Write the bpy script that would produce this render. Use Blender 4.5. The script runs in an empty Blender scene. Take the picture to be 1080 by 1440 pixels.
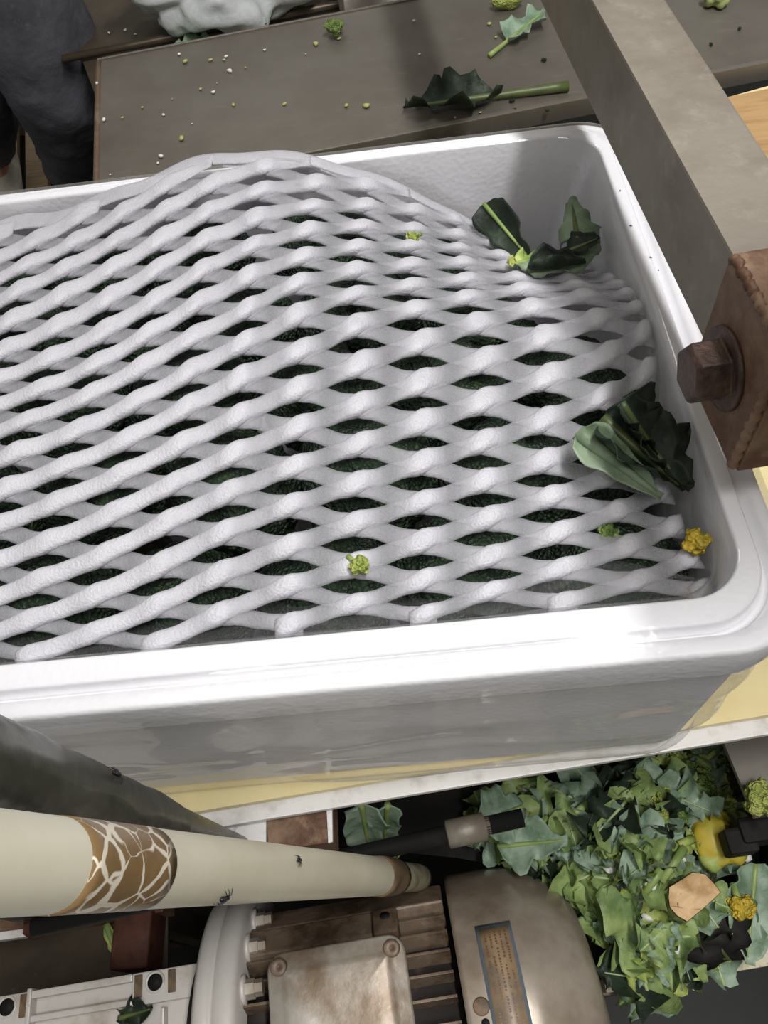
import bpy, bmesh, math, random
import numpy as np
from mathutils import Matrix, Vector, Euler, noise
scn = bpy.context.scene
COL = scn.collection
rnd = random.Random(7)

# ------------------------------------------------------------------ camera, world, light, exposure
F = 1130.0                                   # focal length in pixels of the 1080 x 1440 frame
CAM = np.array([-.16946, -.5470, .55418])
RT = np.array([.9939, -.0627, -.0909]); RT /= np.linalg.norm(RT)
FW = np.array([-.0430, .5380, -.8418]); FW -= RT * (FW @ RT); FW /= np.linalg.norm(FW)
UP = np.cross(RT, FW)
cd = bpy.data.cameras.new('camera'); cam = bpy.data.objects.new('camera', cd); COL.objects.link(cam)
cd.sensor_fit = 'VERTICAL'; cd.sensor_height = 24; cd.lens = F * 24 / 1440
cd.clip_start = .02; cd.clip_end = 50
cam.matrix_world = Matrix(((RT[0], UP[0], -FW[0], CAM[0]), (RT[1], UP[1], -FW[1], CAM[1]), (RT[2], UP[2], -FW[2], CAM[2]), (0, 0, 0, 1)))
scn.camera = cam
W = bpy.data.worlds.new('room'); scn.world = W; W.use_nodes = True
bgn = W.node_tree.nodes['Background']
bgn.inputs[0].default_value = (.93, .90, .85, 1); bgn.inputs[1].default_value = .22

def lamp(name, loc, target, sx, sy, power, colour):
    ld = bpy.data.lights.new(name, 'AREA'); ld.shape = 'RECTANGLE'; ld.size = sx; ld.size_y = sy
    ld.energy = power; ld.color = colour
    o = bpy.data.objects.new(name, ld); COL.objects.link(o); o.location = loc
    o.rotation_euler = (Vector(target) - Vector(loc)).to_track_quat('-Z', 'Y').to_euler()
    return o
lamp('ceiling_lamp', (.30, -.46, 1.95), (-.12, -.25, .15), .13, 1.2, 44, (1, .975, .99)).rotation_euler = (0, math.radians(-12), 0)   # a long tube running across the table
lamp('fill_lamp_front', (-.20, -1.08, 1.95), (-.15, -.4, 0), 1.2, .22, 9, (1, .97, .95))  # unseen fill lamp, added to brighten the box front and the motor
lamp('fill_lamp_back', (-.55, 1.45, 1.95), (-.3, .6, 0), 1.2, .22, 7, (1, .97, .94))  # unseen lamp added to fill the beam's shadow on the steel sheet
scn.view_settings.view_transform = 'Standard'; scn.view_settings.look = 'None'
scn.view_settings.gamma = 1; scn.view_settings.use_curve_mapping = False
scn.view_settings.exposure = 0.0

def ray(x, y): return FW + (x - 540) / F * RT - (y - 720) / F * UP
def at(x, y, ax, v):                          # the point of a plane that is seen at a pixel
    d = ray(x, y); return CAM + (v - CAM[ax]) / d[ax] * d
def dep(x, y, d): return CAM + d * ray(x, y)  # the point at depth d

# ------------------------------------------------------------------ materials
def mat(name, base, rough=.5, metal=0., var=(), bump=None, coat=0., vor=None, spec=.5, trans=0., sss=0.):
    """var: list of (colour, noise scale, low, high[, stretch]); bump: (scale, strength, distance)"""
    m = bpy.data.materials.new(name); m.use_nodes = True; nt = m.node_tree; N = nt.nodes; L = nt.links
    b = N['Principled BSDF']; b.inputs['Roughness'].default_value = rough; b.inputs['Metallic'].default_value = metal
    b.inputs['Coat Weight'].default_value = coat; b.inputs['Coat Roughness'].default_value = .15
    b.inputs['Specular IOR Level'].default_value = spec
    tc = N.new('ShaderNodeTexCoord'); col = None
    rgb = N.new('ShaderNodeRGB'); rgb.outputs[0].default_value = (*base, 1); col = rgb.outputs[0]
    for k, v in enumerate(var):
        c2, sc, lo, hi = v[:4]
        src = tc.outputs['Object']
        if len(v) > 4:
            mp = N.new('ShaderNodeMapping'); mp.inputs['Scale'].default_value = v[4]; L.new(src, mp.inputs[0]); src = mp.outputs[0]
        n = N.new('ShaderNodeTexNoise'); n.inputs['Scale'].default_value = sc; n.inputs['Detail'].default_value = 6; n.inputs['Roughness'].default_value = .62
        n.noise_dimensions = '4D'; n.inputs['W'].default_value = k * 3.1
        L.new(src, n.inputs[0])
        r = N.new('ShaderNodeMapRange'); r.inputs[1].default_value = lo; r.inputs[2].default_value = hi; L.new(n.outputs[0], r.inputs[0])
        mx = N.new('ShaderNodeMix'); mx.data_type = 'RGBA'; L.new(r.outputs[0], mx.inputs[0]); L.new(col, mx.inputs[6]); mx.inputs[7].default_value = (*c2, 1); col = mx.outputs[2]
    L.new(col, b.inputs['Base Color'])
    if bump:
        if vor:
            n = N.new('ShaderNodeTexVoronoi'); n.inputs['Scale'].default_value = bump[0]
        else:
            n = N.new('ShaderNodeTexNoise'); n.inputs['Scale'].default_value = bump[0]; n.inputs['Detail'].default_value = 5
        L.new(tc.outputs['Object'], n.inputs[0])
        bp = N.new('ShaderNodeBump'); bp.inputs['Strength'].default_value = bump[1]; bp.inputs['Distance'].default_value = bump[2]
        L.new(n.outputs[0], bp.inputs['Height']); L.new(bp.outputs[0], b.inputs['Normal'])
    sh = b.outputs[0]
    if sss:
        t = N.new('ShaderNodeBsdfTranslucent'); L.new(col, t.inputs[0]); x = N.new('ShaderNodeMixShader'); x.inputs[0].default_value = sss
        L.new(sh, x.inputs[1]); L.new(t.outputs[0], x.inputs[2]); sh = x.outputs[0]
    if trans:
        t = N.new('ShaderNodeBsdfTransparent'); x = N.new('ShaderNodeMixShader'); x.inputs[0].default_value = trans
        L.new(sh, x.inputs[1]); L.new(t.outputs[0], x.inputs[2]); sh = x.outputs[0]
    if sss or trans: L.new(sh, N['Material Output'].inputs[0])
    return m
def s2l(*c): return tuple(((v / 255) / 12.92 if v <= 10 else (((v / 255) + .055) / 1.055) ** 2.4) for v in c)

def film(name, white, gloss_rough=.07):
    m = bpy.data.materials.new(name); m.use_nodes = True; nt = m.node_tree; N = nt.nodes; L = nt.links
    tc = N.new('ShaderNodeTexCoord')
    n = N.new('ShaderNodeTexNoise'); n.inputs['Scale'].default_value = 26; n.inputs['Detail'].default_value = 4
    mp = N.new('ShaderNodeMapping'); mp.inputs['Scale'].default_value = (.8, 1, 1.3); L.new(tc.outputs['Object'], mp.inputs[0]); L.new(mp.outputs[0], n.inputs[0])
    bp = N.new('ShaderNodeBump'); bp.inputs['Strength'].default_value = .14; bp.inputs['Distance'].default_value = .004; L.new(n.outputs[0], bp.inputs['Height'])
    t = N.new('ShaderNodeBsdfTransparent'); t.inputs[0].default_value = (.97, .97, .97, 1)
    d = N.new('ShaderNodeBsdfDiffuse'); d.inputs[0].default_value = (.85, .85, .84, 1)
    x1 = N.new('ShaderNodeMixShader'); x1.inputs[0].default_value = white; L.new(t.outputs[0], x1.inputs[1]); L.new(d.outputs[0], x1.inputs[2])
    g = N.new('ShaderNodeBsdfGlossy'); g.inputs['Roughness'].default_value = gloss_rough; L.new(bp.outputs[0], g.inputs['Normal'])
    lw = N.new('ShaderNodeLayerWeight'); lw.inputs[0].default_value = .5; L.new(bp.outputs[0], lw.inputs['Normal'])
    pw = N.new('ShaderNodeMath'); pw.operation = 'POWER'; pw.inputs[1].default_value = 4; L.new(lw.outputs['Facing'], pw.inputs[0])
    fr = N.new('ShaderNodeMath'); fr.operation = 'MULTIPLY_ADD'; fr.inputs[1].default_value = .35; fr.inputs[2].default_value = .045; L.new(pw.outputs[0], fr.inputs[0])
    x2 = N.new('ShaderNodeMixShader'); L.new(fr.outputs[0], x2.inputs[0]); L.new(x1.outputs[0], x2.inputs[1]); L.new(g.outputs[0], x2.inputs[2])
    L.new(x2.outputs[0], N['Material Output'].inputs[0])
    return m

M = {}
M['eps'] = mat('white_polystyrene', (.86, .86, .88), .55, bump=(260, .12, .002), vor=True)
def foam():
    m = mat('white_expanded_foam', (.68, .68, .71), .42, bump=(650, .6, .0016), spec=.7, sss=.22, trans=.2, var=[((.60, .60, .63), 90, .45, .7)])
    N = m.node_tree.nodes; L = m.node_tree.links; at_ = N.new('ShaderNodeAttribute'); at_.attribute_name = 'thick'
    r = N.new('ShaderNodeMapRange'); r.inputs[1].default_value = 0; r.inputs[2].default_value = .8; r.inputs[3].default_value = .72; r.inputs[4].default_value = 0; L.new(at_.outputs['Fac'], r.inputs[0])
    x = N['Material Output'].inputs[0].links[0].from_node; L.new(r.outputs[0], x.inputs[0]); return m
M['foam'] = foam()                             # thin foam lets some of what lies below show through
M['film'] = film('clear_plastic_film', .10)
M['belt'] = mat('cream_belt', s2l(238, 224, 170), .45, var=[(s2l(222, 200, 140), 9, .5, .8)])
M['white_paint'] = mat('chipped_white_paint', (.82, .81, .78), .4, var=[((.12, .09, .06), 26, .63, .68), ((.6, .58, .52), 60, .5, .7)])
M['steel'] = mat('dull_wet_steel', s2l(128, 123, 113), .36, .45, var=[(s2l(106, 100, 90), 5, .4, .7), (s2l(140, 134, 122), 22, .6, .8, (1, 6, 1))], bump=(9, .12, .01))
M['steel_edge'] = mat('stained_steel_edge', s2l(120, 100, 80), .4, .4, var=[(s2l(170, 155, 135), 20, .5, .75)])
M['dark_steel'] = mat('dark_dirty_steel', s2l(84, 74, 60), .42, .4, var=[(s2l(54, 46, 36), 7, .45, .7), (s2l(110, 100, 82), 40, .62, .75)], bump=(14, .15, .01))
M['black'] = mat('black_steel_and_gap_shade', (.012, .012, .011), .6, var=[((.03, .025, .02), 20, .5, .8)], spec=.12)  # also paints the darkness of the gap under the belt
M['galv'] = mat('dirty_galvanised_steel', s2l(136, 129, 116), .5, .25, var=[(s2l(112, 102, 87), 18, .42, .68), (s2l(148, 144, 130), 70, .55, .75), (s2l(108, 78, 52), 11, .66, .78)], bump=(60, .25, .004))
M['rust'] = mat('rusty_painted_steel', s2l(134, 108, 84), .6, .1, var=[(s2l(92, 62, 42), 22, .42, .62), (s2l(165, 138, 110), 50, .58, .76)], bump=(90, .5, .004))
M['dark_rust'] = mat('dark_rusted_bolt', s2l(84, 64, 52), .5, .2, var=[(s2l(52, 38, 32), 60, .45, .65), (s2l(140, 116, 98), 120, .64, .76)], bump=(160, .5, .003))
M['red_rust'] = mat('red_rust', s2l(92, 52, 34), .7, var=[(s2l(60, 34, 24), 50, .45, .65)])
M['cast'] = mat('dirty_cast_aluminium', s2l(172, 166, 154), .42, .35, var=[(s2l(120, 104, 84), 13, .46, .64), (s2l(84, 68, 50), 38, .62, .76), (s2l(205, 202, 194), 24, .60, .72)], bump=(120, .2, .002))
M['cast_white'] = mat('pale_grey_machine_paint', s2l(196, 192, 184), .4, .1, var=[(s2l(150, 138, 120), 16, .55, .72), (s2l(90, 76, 60), 80, .68, .76)], bump=(120, .15, .002))
M['cover'] = mat('grubby_fan_cover_paint', s2l(168, 158, 142), .30, .3, var=[(s2l(122, 106, 88), 10, .45, .66), (s2l(88, 70, 54), 46, .66, .78)], bump=(40, .08, .004), coat=.35)
M['body'] = mat('grimy_motor_body', s2l(120, 104, 86), .5, .2, var=[(s2l(76, 60, 46), 26, .45, .62), (s2l(150, 138, 120), 60, .6, .75)], bump=(90, .3, .003))
M['fin_dark'] = mat('oily_motor_core', (.018, .014, .011), .6, var=[((.06, .045, .03), 60, .6, .75)])
M['pvc'] = mat('cream_pvc', s2l(216, 212, 190), .38, var=[(s2l(204, 196, 170), 12, .45, .7), (s2l(130, 116, 90), 190, .70, .74)], bump=(20, .05, .003))
M['pvc_green'] = mat('grubby_pvc_end', s2l(160, 158, 132), .45, var=[(s2l(116, 100, 76), 40, .5, .7)])
M['grime_and_slot_shade'] = mat('brown_grime_and_recess_shade', s2l(112, 92, 66), .6, var=[(s2l(76, 60, 42), 60, .45, .65)])
M['wrap'] = mat('dirty_film_on_steel', s2l(86, 86, 76), .4, .1, var=[(s2l(58, 58, 50), 22, .42, .62), (s2l(140, 140, 126), 30, .68, .76)], bump=(28, .3, .006), coat=.15)
M['rubber'] = mat('dark_rubber', s2l(84, 84, 78), .5)
M['floor'] = mat('dark_wet_floor', (.020, .022, .020), .5, var=[((.035, .034, .028), 6, .5, .75)], bump=(30, .1, .004), spec=.2)
M['shelf'] = mat('brown_grimy_steel', s2l(96, 86, 70), .4, .35, var=[(s2l(66, 57, 45), 5, .42, .7), (s2l(120, 108, 90), 30, .62, .78)], bump=(12, .15, .01))
M['wood'] = mat('dusty_brown_wood', s2l(150, 132, 102), .7, var=[(s2l(122, 104, 78), 14, .45, .7, (1, 8, 1))])
M['cloth'] = mat('dark_grey_cotton', s2l(92, 94, 100), .85, var=[(s2l(72, 73, 78), 9, .42, .66), (s2l(104, 106, 110), 60, .58, .75)], bump=(40, .35, .01))
M['skin'] = mat('skin', s2l(180, 135, 105), .55)
M['hair'] = mat('black_hair', (.012, .011, .010), .5)
M['boot'] = mat('white_rubber_boot', s2l(205, 200, 186), .4, var=[(s2l(150, 138, 112), 20, .55, .75)])
M['bag'] = mat('frosted_white_bag', (.70, .73, .71), .55, bump=(38, .5, .008), sss=.2, var=[((.55, .60, .57), 14, .45, .7)])
M['crate'] = mat('grey_white_crate_plastic', s2l(190, 184, 172), .5, var=[(s2l(156, 148, 132), 16, .5, .75)])
M['leaf_dark'] = mat('dark_kale_leaf', s2l(46, 58, 44), .52, var=[(s2l(30, 38, 31), 40, .42, .64), (s2l(66, 84, 56), 90, .58, .76)], bump=(110, .5, .003), spec=.3, sss=.10)
M['leaf_blue'] = mat('bluish_green_leaf', s2l(160, 182, 158), .5, var=[(s2l(108, 134, 106), 38, .42, .64), (s2l(170, 188, 160), 80, .6, .76)], bump=(110, .5, .003), sss=.15)
M['leaf_mid'] = mat('green_leaf', s2l(160, 180, 112), .5, var=[(s2l(104, 132, 78), 36, .42, .64), (s2l(180, 196, 128), 90, .60, .78)], bump=(110, .5, .003), sss=.18)
M['leaf_light'] = mat('yellow_green_leaf', s2l(192, 202, 112), .5, var=[(s2l(150, 176, 92), 42, .42, .64)], bump=(110, .5, .003), sss=.2)
M['leaf_back'] = mat('dusty_leaf_underside', s2l(136, 154, 126), .55, var=[(s2l(98, 118, 90), 30, .42, .64), (s2l(140, 160, 130), 60, .6, .76)], bump=(110, .4, .003), sss=.08)
M['leaf_olive'] = mat('olive_green_leaf', s2l(86, 100, 70), .45, var=[(s2l(58, 70, 48), 36, .42, .64), (s2l(110, 126, 84), 90, .6, .78)], bump=(110, .5, .003), sss=.1)
M['stem'] = mat('pale_green_stem', s2l(146, 164, 96), .45, var=[(s2l(112, 138, 74), 40, .45, .68)])
M['stem_dark'] = mat('olive_stem', s2l(84, 96, 50), .45, var=[(s2l(58, 72, 36), 40, .45, .68)])
M['broc'] = mat('dark_broccoli_crown', s2l(46, 64, 44), .55, var=[(s2l(24, 38, 26), 46, .44, .6), (s2l(70, 94, 54), 150, .58, .72)], bump=(420, .9, .004), vor=True)
M['floret'] = mat('yellow_green_floret', s2l(176, 184, 98), .55, var=[(s2l(132, 150, 64), 120, .45, .62)], bump=(500, .8, .003), vor=True)
M['floret_green'] = mat('bright_green_floret', s2l(124, 146, 74), .55, var=[(s2l(78, 106, 48), 120, .45, .62)], bump=(500, .8, .003), vor=True)
M['yellow'] = mat('yellowed_floret', s2l(206, 176, 52), .55, var=[(s2l(160, 142, 40), 70, .45, .64)], bump=(400, .8, .003), vor=True)
M['cut'] = mat('tan_cut_stalk', s2l(212, 178, 128), .55, var=[(s2l(178, 140, 92), 50, .45, .65), (s2l(226, 204, 160), 90, .58, .7)])
M['rind'] = mat('pale_green_rind', s2l(150, 160, 100), .5, var=[(s2l(104, 120, 66), 50, .45, .7)])
M['crumb_white'] = mat('white_crumb', (.75, .75, .70), .6)
M['petal'] = mat('yellowed_leaf', s2l(188, 168, 52), .55, var=[(s2l(160, 152, 50), 30, .45, .64)], bump=(60, .3, .004))
M['scrap_rib'] = mat('scrap_rib', s2l(166, 182, 130), .5)
M['crumb_green'] = mat('dull_yellow_crumb', s2l(170, 172, 110), .6)
M['lip'] = mat('crumb_strewn_cream_lip', s2l(196, 190, 160), .5, var=[(s2l(80, 76, 52), 60, .58, .66), (s2l(150, 150, 100), 30, .55, .7)], bump=(90, .4, .004))
M['slop'] = mat('wet_vegetable_mash', s2l(70, 72, 44), .35, var=[(s2l(150, 140, 110), 60, .58, .64), (s2l(44, 48, 28), 22, .45, .6), (s2l(110, 128, 60), 90, .62, .68)], bump=(120, .9, .006))
M['fly'] = mat('black_fly_body', (.008, .009, .010), .3)
M['wing'] = mat('fly_wing', (.05, .05, .05), .3, trans=.5)

# ------------------------------------------------------------------ object helpers
def setp(o, label=None, cat=None, group=None, kind=None):
    for k, v in (('label', label), ('category', cat), ('group', group), ('kind', kind)):
        if v: o[k] = v
    return o
def mesh(name, verts, faces, m, smooth=True):
    me = bpy.data.meshes.new(name); me.from_pydata([tuple(map(float, v)) for v in verts], [], [tuple(f) for f in faces]); me.update()
    if smooth: me.polygons.foreach_set('use_smooth', [True] * len(me.polygons))
    if m: me.materials.append(m)
    return me
def obj(name, geo, m, parent=None, smooth=True, label=None, local=False, solid=0):
    """ONE mesh object from (verts, faces) given in world coordinates (local: in its parent's)"""
    v = np.array(geo[0], float); c = np.zeros(3) if local else (v.min(0) + v.max(0)) / 2
    o = bpy.data.objects.new(name, mesh(name, v - c, geo[1], m, smooth)); COL.objects.link(o); o.location = c
    if parent:
        o.parent = parent
        if not local: o.matrix_parent_inverse = Matrix.LocRotScale(parent.location, parent.rotation_euler, parent.scale).inverted()
    if label: o['label'] = label
    if solid: md = o.modifiers.new('s', 'SOLIDIFY'); md.thickness = solid; md.offset = 0
    if not smooth or smooth == 'auto': pass
    return o
def thing(name, label, cat, loc=(0, 0, 0), group=None, rot=(0, 0, 0), scale=1.):
    o = bpy.data.objects.new(name, None); COL.objects.link(o); o.location = Vector([float(a) for a in loc]); o.rotation_euler = rot; o.scale = (scale,) * 3
    o.empty_display_size = .02
    return setp(o, label, cat, group)
def copy_tree(o, parent=None):
    c = o.copy(); COL.objects.link(c)
    if parent: c.parent = parent
    for ch in list(o.children): copy_tree(ch, c)
    return c
class G:                                     # a bag of geometry that ends up as one mesh
    def __init__(s): s.v = []; s.f = []
    def add(s, v, f):
        n = len(s.v); s.v += [tuple(map(float, a)) for a in v]; s.f += [tuple(i + n for i in q) for q in f]; return s
    @property
    def geo(s): return s.v, s.f
def bbox(x0, x1, y0, y1, z0, z1, b=.002, fr=None):
    """a bevelled box; fr = (origin, ex, ey, ez)"""
    bm = bmesh.new(); bmesh.ops.create_cube(bm, size=1)
    for v in bm.verts: v.co = Vector(((x0 + x1) / 2 + v.co.x * (x1 - x0), (y0 + y1) / 2 + v.co.y * (y1 - y0), (z0 + z1) / 2 + v.co.z * (z1 - z0)))
    if b: bmesh.ops.bevel(bm, geom=bm.edges[:], offset=b, segments=2, affect='EDGES', profile=.6)
    bm.verts.index_update(); V = [np.array(v.co) for v in bm.verts]; Fc = [[w.index for w in f.verts] for f in bm.faces]; bm.free()
    if fr: V = [fr[0] + p[0] * fr[1] + p[1] * fr[2] + p[2] * fr[3] for p in V]
    return V, Fc
def frame_of(axis):
    a = np.array(axis, float); a /= np.linalg.norm(a); h = np.array([0, 0, 1.]) if abs(a[2]) < .9 else np.array([1., 0, 0])
    e = np.cross(a, h); e /= np.linalg.norm(e); return a, e, np.cross(a, e)
def lathe(p0, axis, prof, n=40, closed=True, arc=(0, 2 * math.pi), e=None):
    """prof: (distance along the axis, radius)"""
    a, e1, e2 = frame_of(axis) if e is None else (np.array(axis), *e)
    V = []; Fc = []; full = abs(arc[1] - arc[0] - 2 * math.pi) < 1e-6; m = n if full else n + 1
    for d, r in prof:
        for k in range(m):
            t = arc[0] + (arc[1] - arc[0]) * k / n; V.append(np.array(p0) + a * d + r * (math.cos(t) * e1 + math.sin(t) * e2))
    for i in range(len(prof) - 1):
        for k in range(n):
            k2 = (k + 1) % m; Fc.append((i * m + k, i * m + k2, (i + 1) * m + k2, (i + 1) * m + k))
    if closed and full: Fc.append(tuple(range(m))[::-1]); Fc.append(tuple((len(prof) - 1) * m + k for k in range(m)))
    return V, Fc
def tube(pts, rads, n=12, cap=True, wob=None):
    P = [np.array(p, float) for p in pts]; V = []; Fc = []
    if np.isscalar(rads): rads = [rads] * len(P)
    up = None
    for i, p in enumerate(P):
        t = P[min(i + 1, len(P) - 1)] - P[max(i - 1, 0)]; t /= np.linalg.norm(t)
        if up is None: _, e, g = frame_of(t)
        else: e = up - t * (up @ t); e /= np.linalg.norm(e); g = np.cross(t, e)
        up = e
        for k in range(n):
            a = 2 * math.pi * k / n; r = rads[i] * (wob(i, k) if wob else 1); V.append(p + r * (math.cos(a) * e + math.sin(a) * g))
    for i in range(len(P) - 1):
        for k in range(n): Fc.append((i * n + k, i * n + (k + 1) % n, (i + 1) * n + (k + 1) % n, (i + 1) * n + k))
    if cap: Fc.append(tuple(range(n))[::-1]); Fc.append(tuple((len(P) - 1) * n + k for k in range(n)))
    return V, Fc
_ico = {}
def ico(sub):
    if sub not in _ico:
        bm = bmesh.new(); bmesh.ops.create_icosphere(bm, subdivisions=sub, radius=1); bm.verts.index_update()
        _ico[sub] = (np.array([v.co[:] for v in bm.verts]), [[w.index for w in f.verts] for f in bm.faces]); bm.free()
    return _ico[sub]
def nz(p, s, seed=0): return noise.noise(Vector((p[0] * s + seed * 7.3, p[1] * s - seed * 3.1, p[2] * s + seed)))
def lump(c, size, sub=2, amp=.25, freq=1.6, seed=0):
    V, Fc = ico(sub); out = []
    for p in V: out.append(np.array(c) + np.array(size) * p * (1 + amp * nz(p, freq, seed) + .4 * amp * nz(p, freq * 2.7, seed + 5)))
    return out, Fc
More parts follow.
